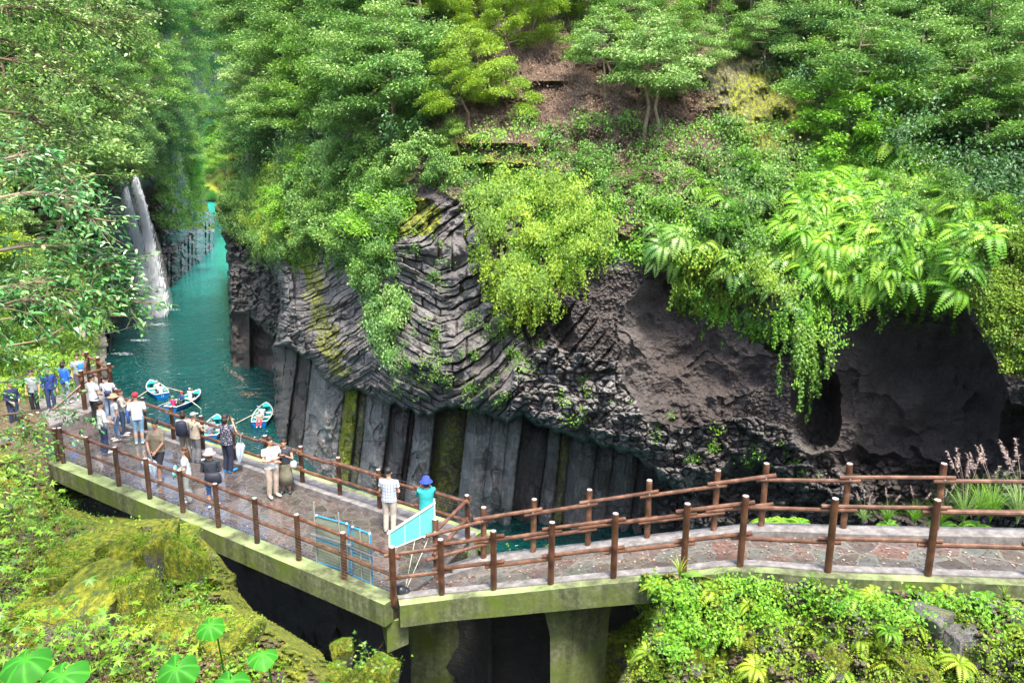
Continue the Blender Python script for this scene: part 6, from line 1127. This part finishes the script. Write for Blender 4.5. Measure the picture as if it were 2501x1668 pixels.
for i, (x, y, a, b_, c, lb) in enumerate(((2350, 1570, .55, .4, .42, 'grey ridged rock in the bank at the right'), (2450, 1600, .5, .4, .5, 'grey lichen covered rock at the right edge of the bank'), (2270, 1510, .5, .35, .3, 'pale grey rock below the grass at the right'), (2480, 1510, .45, .3, .3, 'grey rock nearest the kerb at the right edge'), (1825, 1570, .3, .25, .28, 'round orange mossy stone in the bank'), (1690, 1610, .34, .25, .3, 'mossy stone low at the left of the bank'), (1900, 1500, .3, .2, .14, 'flat pale stone under the ferns'), (2050, 1620, .4, .3, .3, 'olive mossy stone at the bottom of the bank'), (2230, 1640, .5, .3, .3, 'large mossy stone at the bottom right of the bank'))): rock(SB2.at(x, y), (a, b_, c), i, .75 if i > 3 else .2, .75, lb, 60 + i)
for i, (x, y, Y_, r, lb) in enumerate(((1500, 1590, 16.5, .9, 'dark green mossy rock wedged behind the pier'), (1560, 1540, 17, .8, 'shaded mossy rock right of the pier'), (1450, 1650, 16, .8, 'dark mossy rock at the pier foot'), (1590, 1640, 15, .8, 'shaded mossy rock low at the left of the bank'))): rock(atY(x, y, Y_), (r, r * .7, r), i, .75, .2, lb, 80 + i)
for (x, y, Y_, a, b_, c, lb, sd_) in ((930, 1650, 13.4, .6, .5, .5, 'right shoulder of mossy rock below the deck corner', 33), (815, 1660, 12.8, .5, .4, .4, 'left low mossy rock below the deck corner', 34)): rock(atY(x, y, Y_), (a, b_, c), 1.3, .95, .5, lb, sd_)
for (x, y) in ((850, 1585), (905, 1570), (945, 1590), (880, 1610)): put([MS[1]], atY(x, y, 13.0) - [0, 0, .45], .6, 'pale leafy seedling sprouting from the mossy rocks below the deck corner', 'seedling', 'seedlings on the corner rocks')
# ---- fallen leaves on deck and ramp
rng = np.random.default_rng(8); mb = MB(); kk = rng.random(2200); ww = rng.random(2200)**2.2; i0 = kk * (len(A_ := resamp(np.concatenate([[C0 + [.1, .05, 0]], RNx]), 60)) - 1); ii = i0.astype(int); ii = np.minimum(ii, 58); f = (i0 - ii)[:, None]; side = rng.random(2200)[:, None] < .5
Pa = A_[ii] * (1 - f) + A_[ii + 1] * f; Pb = Bb[ii] * (1 - f) + Bb[ii + 1] * f; w2_ = np.where(side[:, 0], ww, 1 - ww)[:, None] * .8 + .1; P = Pa * (1 - w2_) + Pb * w2_ + [0, 0, -.045]; L = rng.uniform(.03, .075, 2200)
leaves(mb, P, rng.normal(0, 1, P.shape) * [1, 1, .1], np.array([0, 0, 1]) + rng.normal(0, .2, P.shape), L, L * .7, rng.random(2200)); 
n_ = 900; k_ = rng.random(n_)[:, None]; P = edgeP[1] * (1 - k_) + NP[-1] * k_ - nn * (np.abs(rng.normal(0, .22, (n_, 1))) + .17) + [0, 0, .012]; L = rng.uniform(.03, .07, n_); leaves(mb, P, rng.normal(0, 1, P.shape) * [1, 1, .1], np.array([0, 0, 1]) + rng.normal(0, .2, P.shape), L, L * .7, rng.random(n_))
tag(mb.build('fallen_leaves', L_LIT, tint=True), 'dry brown leaves scattered along the kerbs of the ramp and deck', 'fallen leaves', kind='stuff')
mb = MB(); n_ = 420; q = rng.integers(0, 4, n_); cx_ = np.array([610, 575, 700, 790])[q] + rng.normal(0, 14, n_); cy_ = np.array([962, 915, 1130, 1170])[q] + rng.normal(0, 3, n_) + (cx_ - np.array([610, 575, 700, 790])[q]) * np.array([.05, .8, .4, .4])[q]; P = atZ(cx_, cy_, -9.95); L = rng.uniform(.08, .2, n_)
leaves(mb, P, rng.normal(0, 1, P.shape) * [1, 1, 0.02], np.array([0, 0, 1]) + P * 0, L, L * .7, rng.random(n_)); tag(mb.build('floating_leaves', L_LIT, tint=True), 'brown leaves floating in a patch beside the rock columns', 'floating leaves', kind='stuff')
# unused prototypes never placed are removed
for k, ps in PR.items():
    for p in ps:
        if p.name not in USED:
            for c in KIDS.get(p.name, []): bpy.data.objects.remove(c)
            bpy.data.objects.remove(p)
for g in GR + PG + MS:
    if g.name not in used:
        for c in KIDS.get(g.name, []): bpy.data.objects.remove(c)
        bpy.data.objects.remove(g)
for g in FB + FM + FT + FY + FN:
    if g.location.length < .01: bpy.data.objects.remove(g)
# far stone arch bridge
br = empty('arch_bridge', atY(505, 300, 235), 0, 'small dark stone arch bridge high over the far end of the gorge', 'bridge'); mb = MB(); th = np.linspace(0, PI, 15); L_ = 9
outer = [(-12, 2.6), (12, 2.6), (12, -2)] + [(L_ * math.cos(a), -2 + 3.6 * math.sin(a)) for a in th] + [(-12, -2)]; V = [(x, y, z) for y in (-1.5, 1.5) for x, z in outer]; n = len(outer); mb.add(V, [[i, (i + 1) % n, n + (i + 1) % n, n + i] for i in range(n)])
top = [(x, 2.6) for x in [L_ * math.cos(a) for a in th]]; arc = [(L_ * math.cos(a), -2 + 3.6 * math.sin(a)) for a in th]
for y in (-1.5, 1.5): V = [(x, y, z) for x, z in top + arc]; mb.add(V, [[i, i + 1, 15 + i + 1, 15 + i] for i in range(14)]); V = [(-12, y, -2), (-9, y, -2), (-9, y, 2.6), (-12, y, 2.6), (12, y, -2), (9, y, -2), (9, y, 2.6), (12, y, 2.6)]; mb.add(V, [[0, 1, 2, 3], [4, 5, 6, 7]])
mb.build('arch', CONC, br)
# ------------------------------------------------------------------ damp air of the gorge
m = bpy.data.materials.new('haze'); m.use_nodes = True; t = m.node_tree; t.nodes.clear(); pv = t.nodes.new('ShaderNodeVolumePrincipled'); ou = t.nodes.new('ShaderNodeOutputMaterial'); t.links.new(pv.outputs[0], ou.inputs['Volume'])
pv.inputs['Color'].default_value = (.86, .93, .95, 1); pv.inputs['Density'].default_value = .00007
mb = MB(); box(mb, [10, 300, 30], [640, 760, 84]); hz = mb.build('haze', m); tag(hz, kind='stuff', label='thin pale damp air filling the gorge')
S.cycles.volume_bounces = 0; S.cycles.volume_step_rate = 5
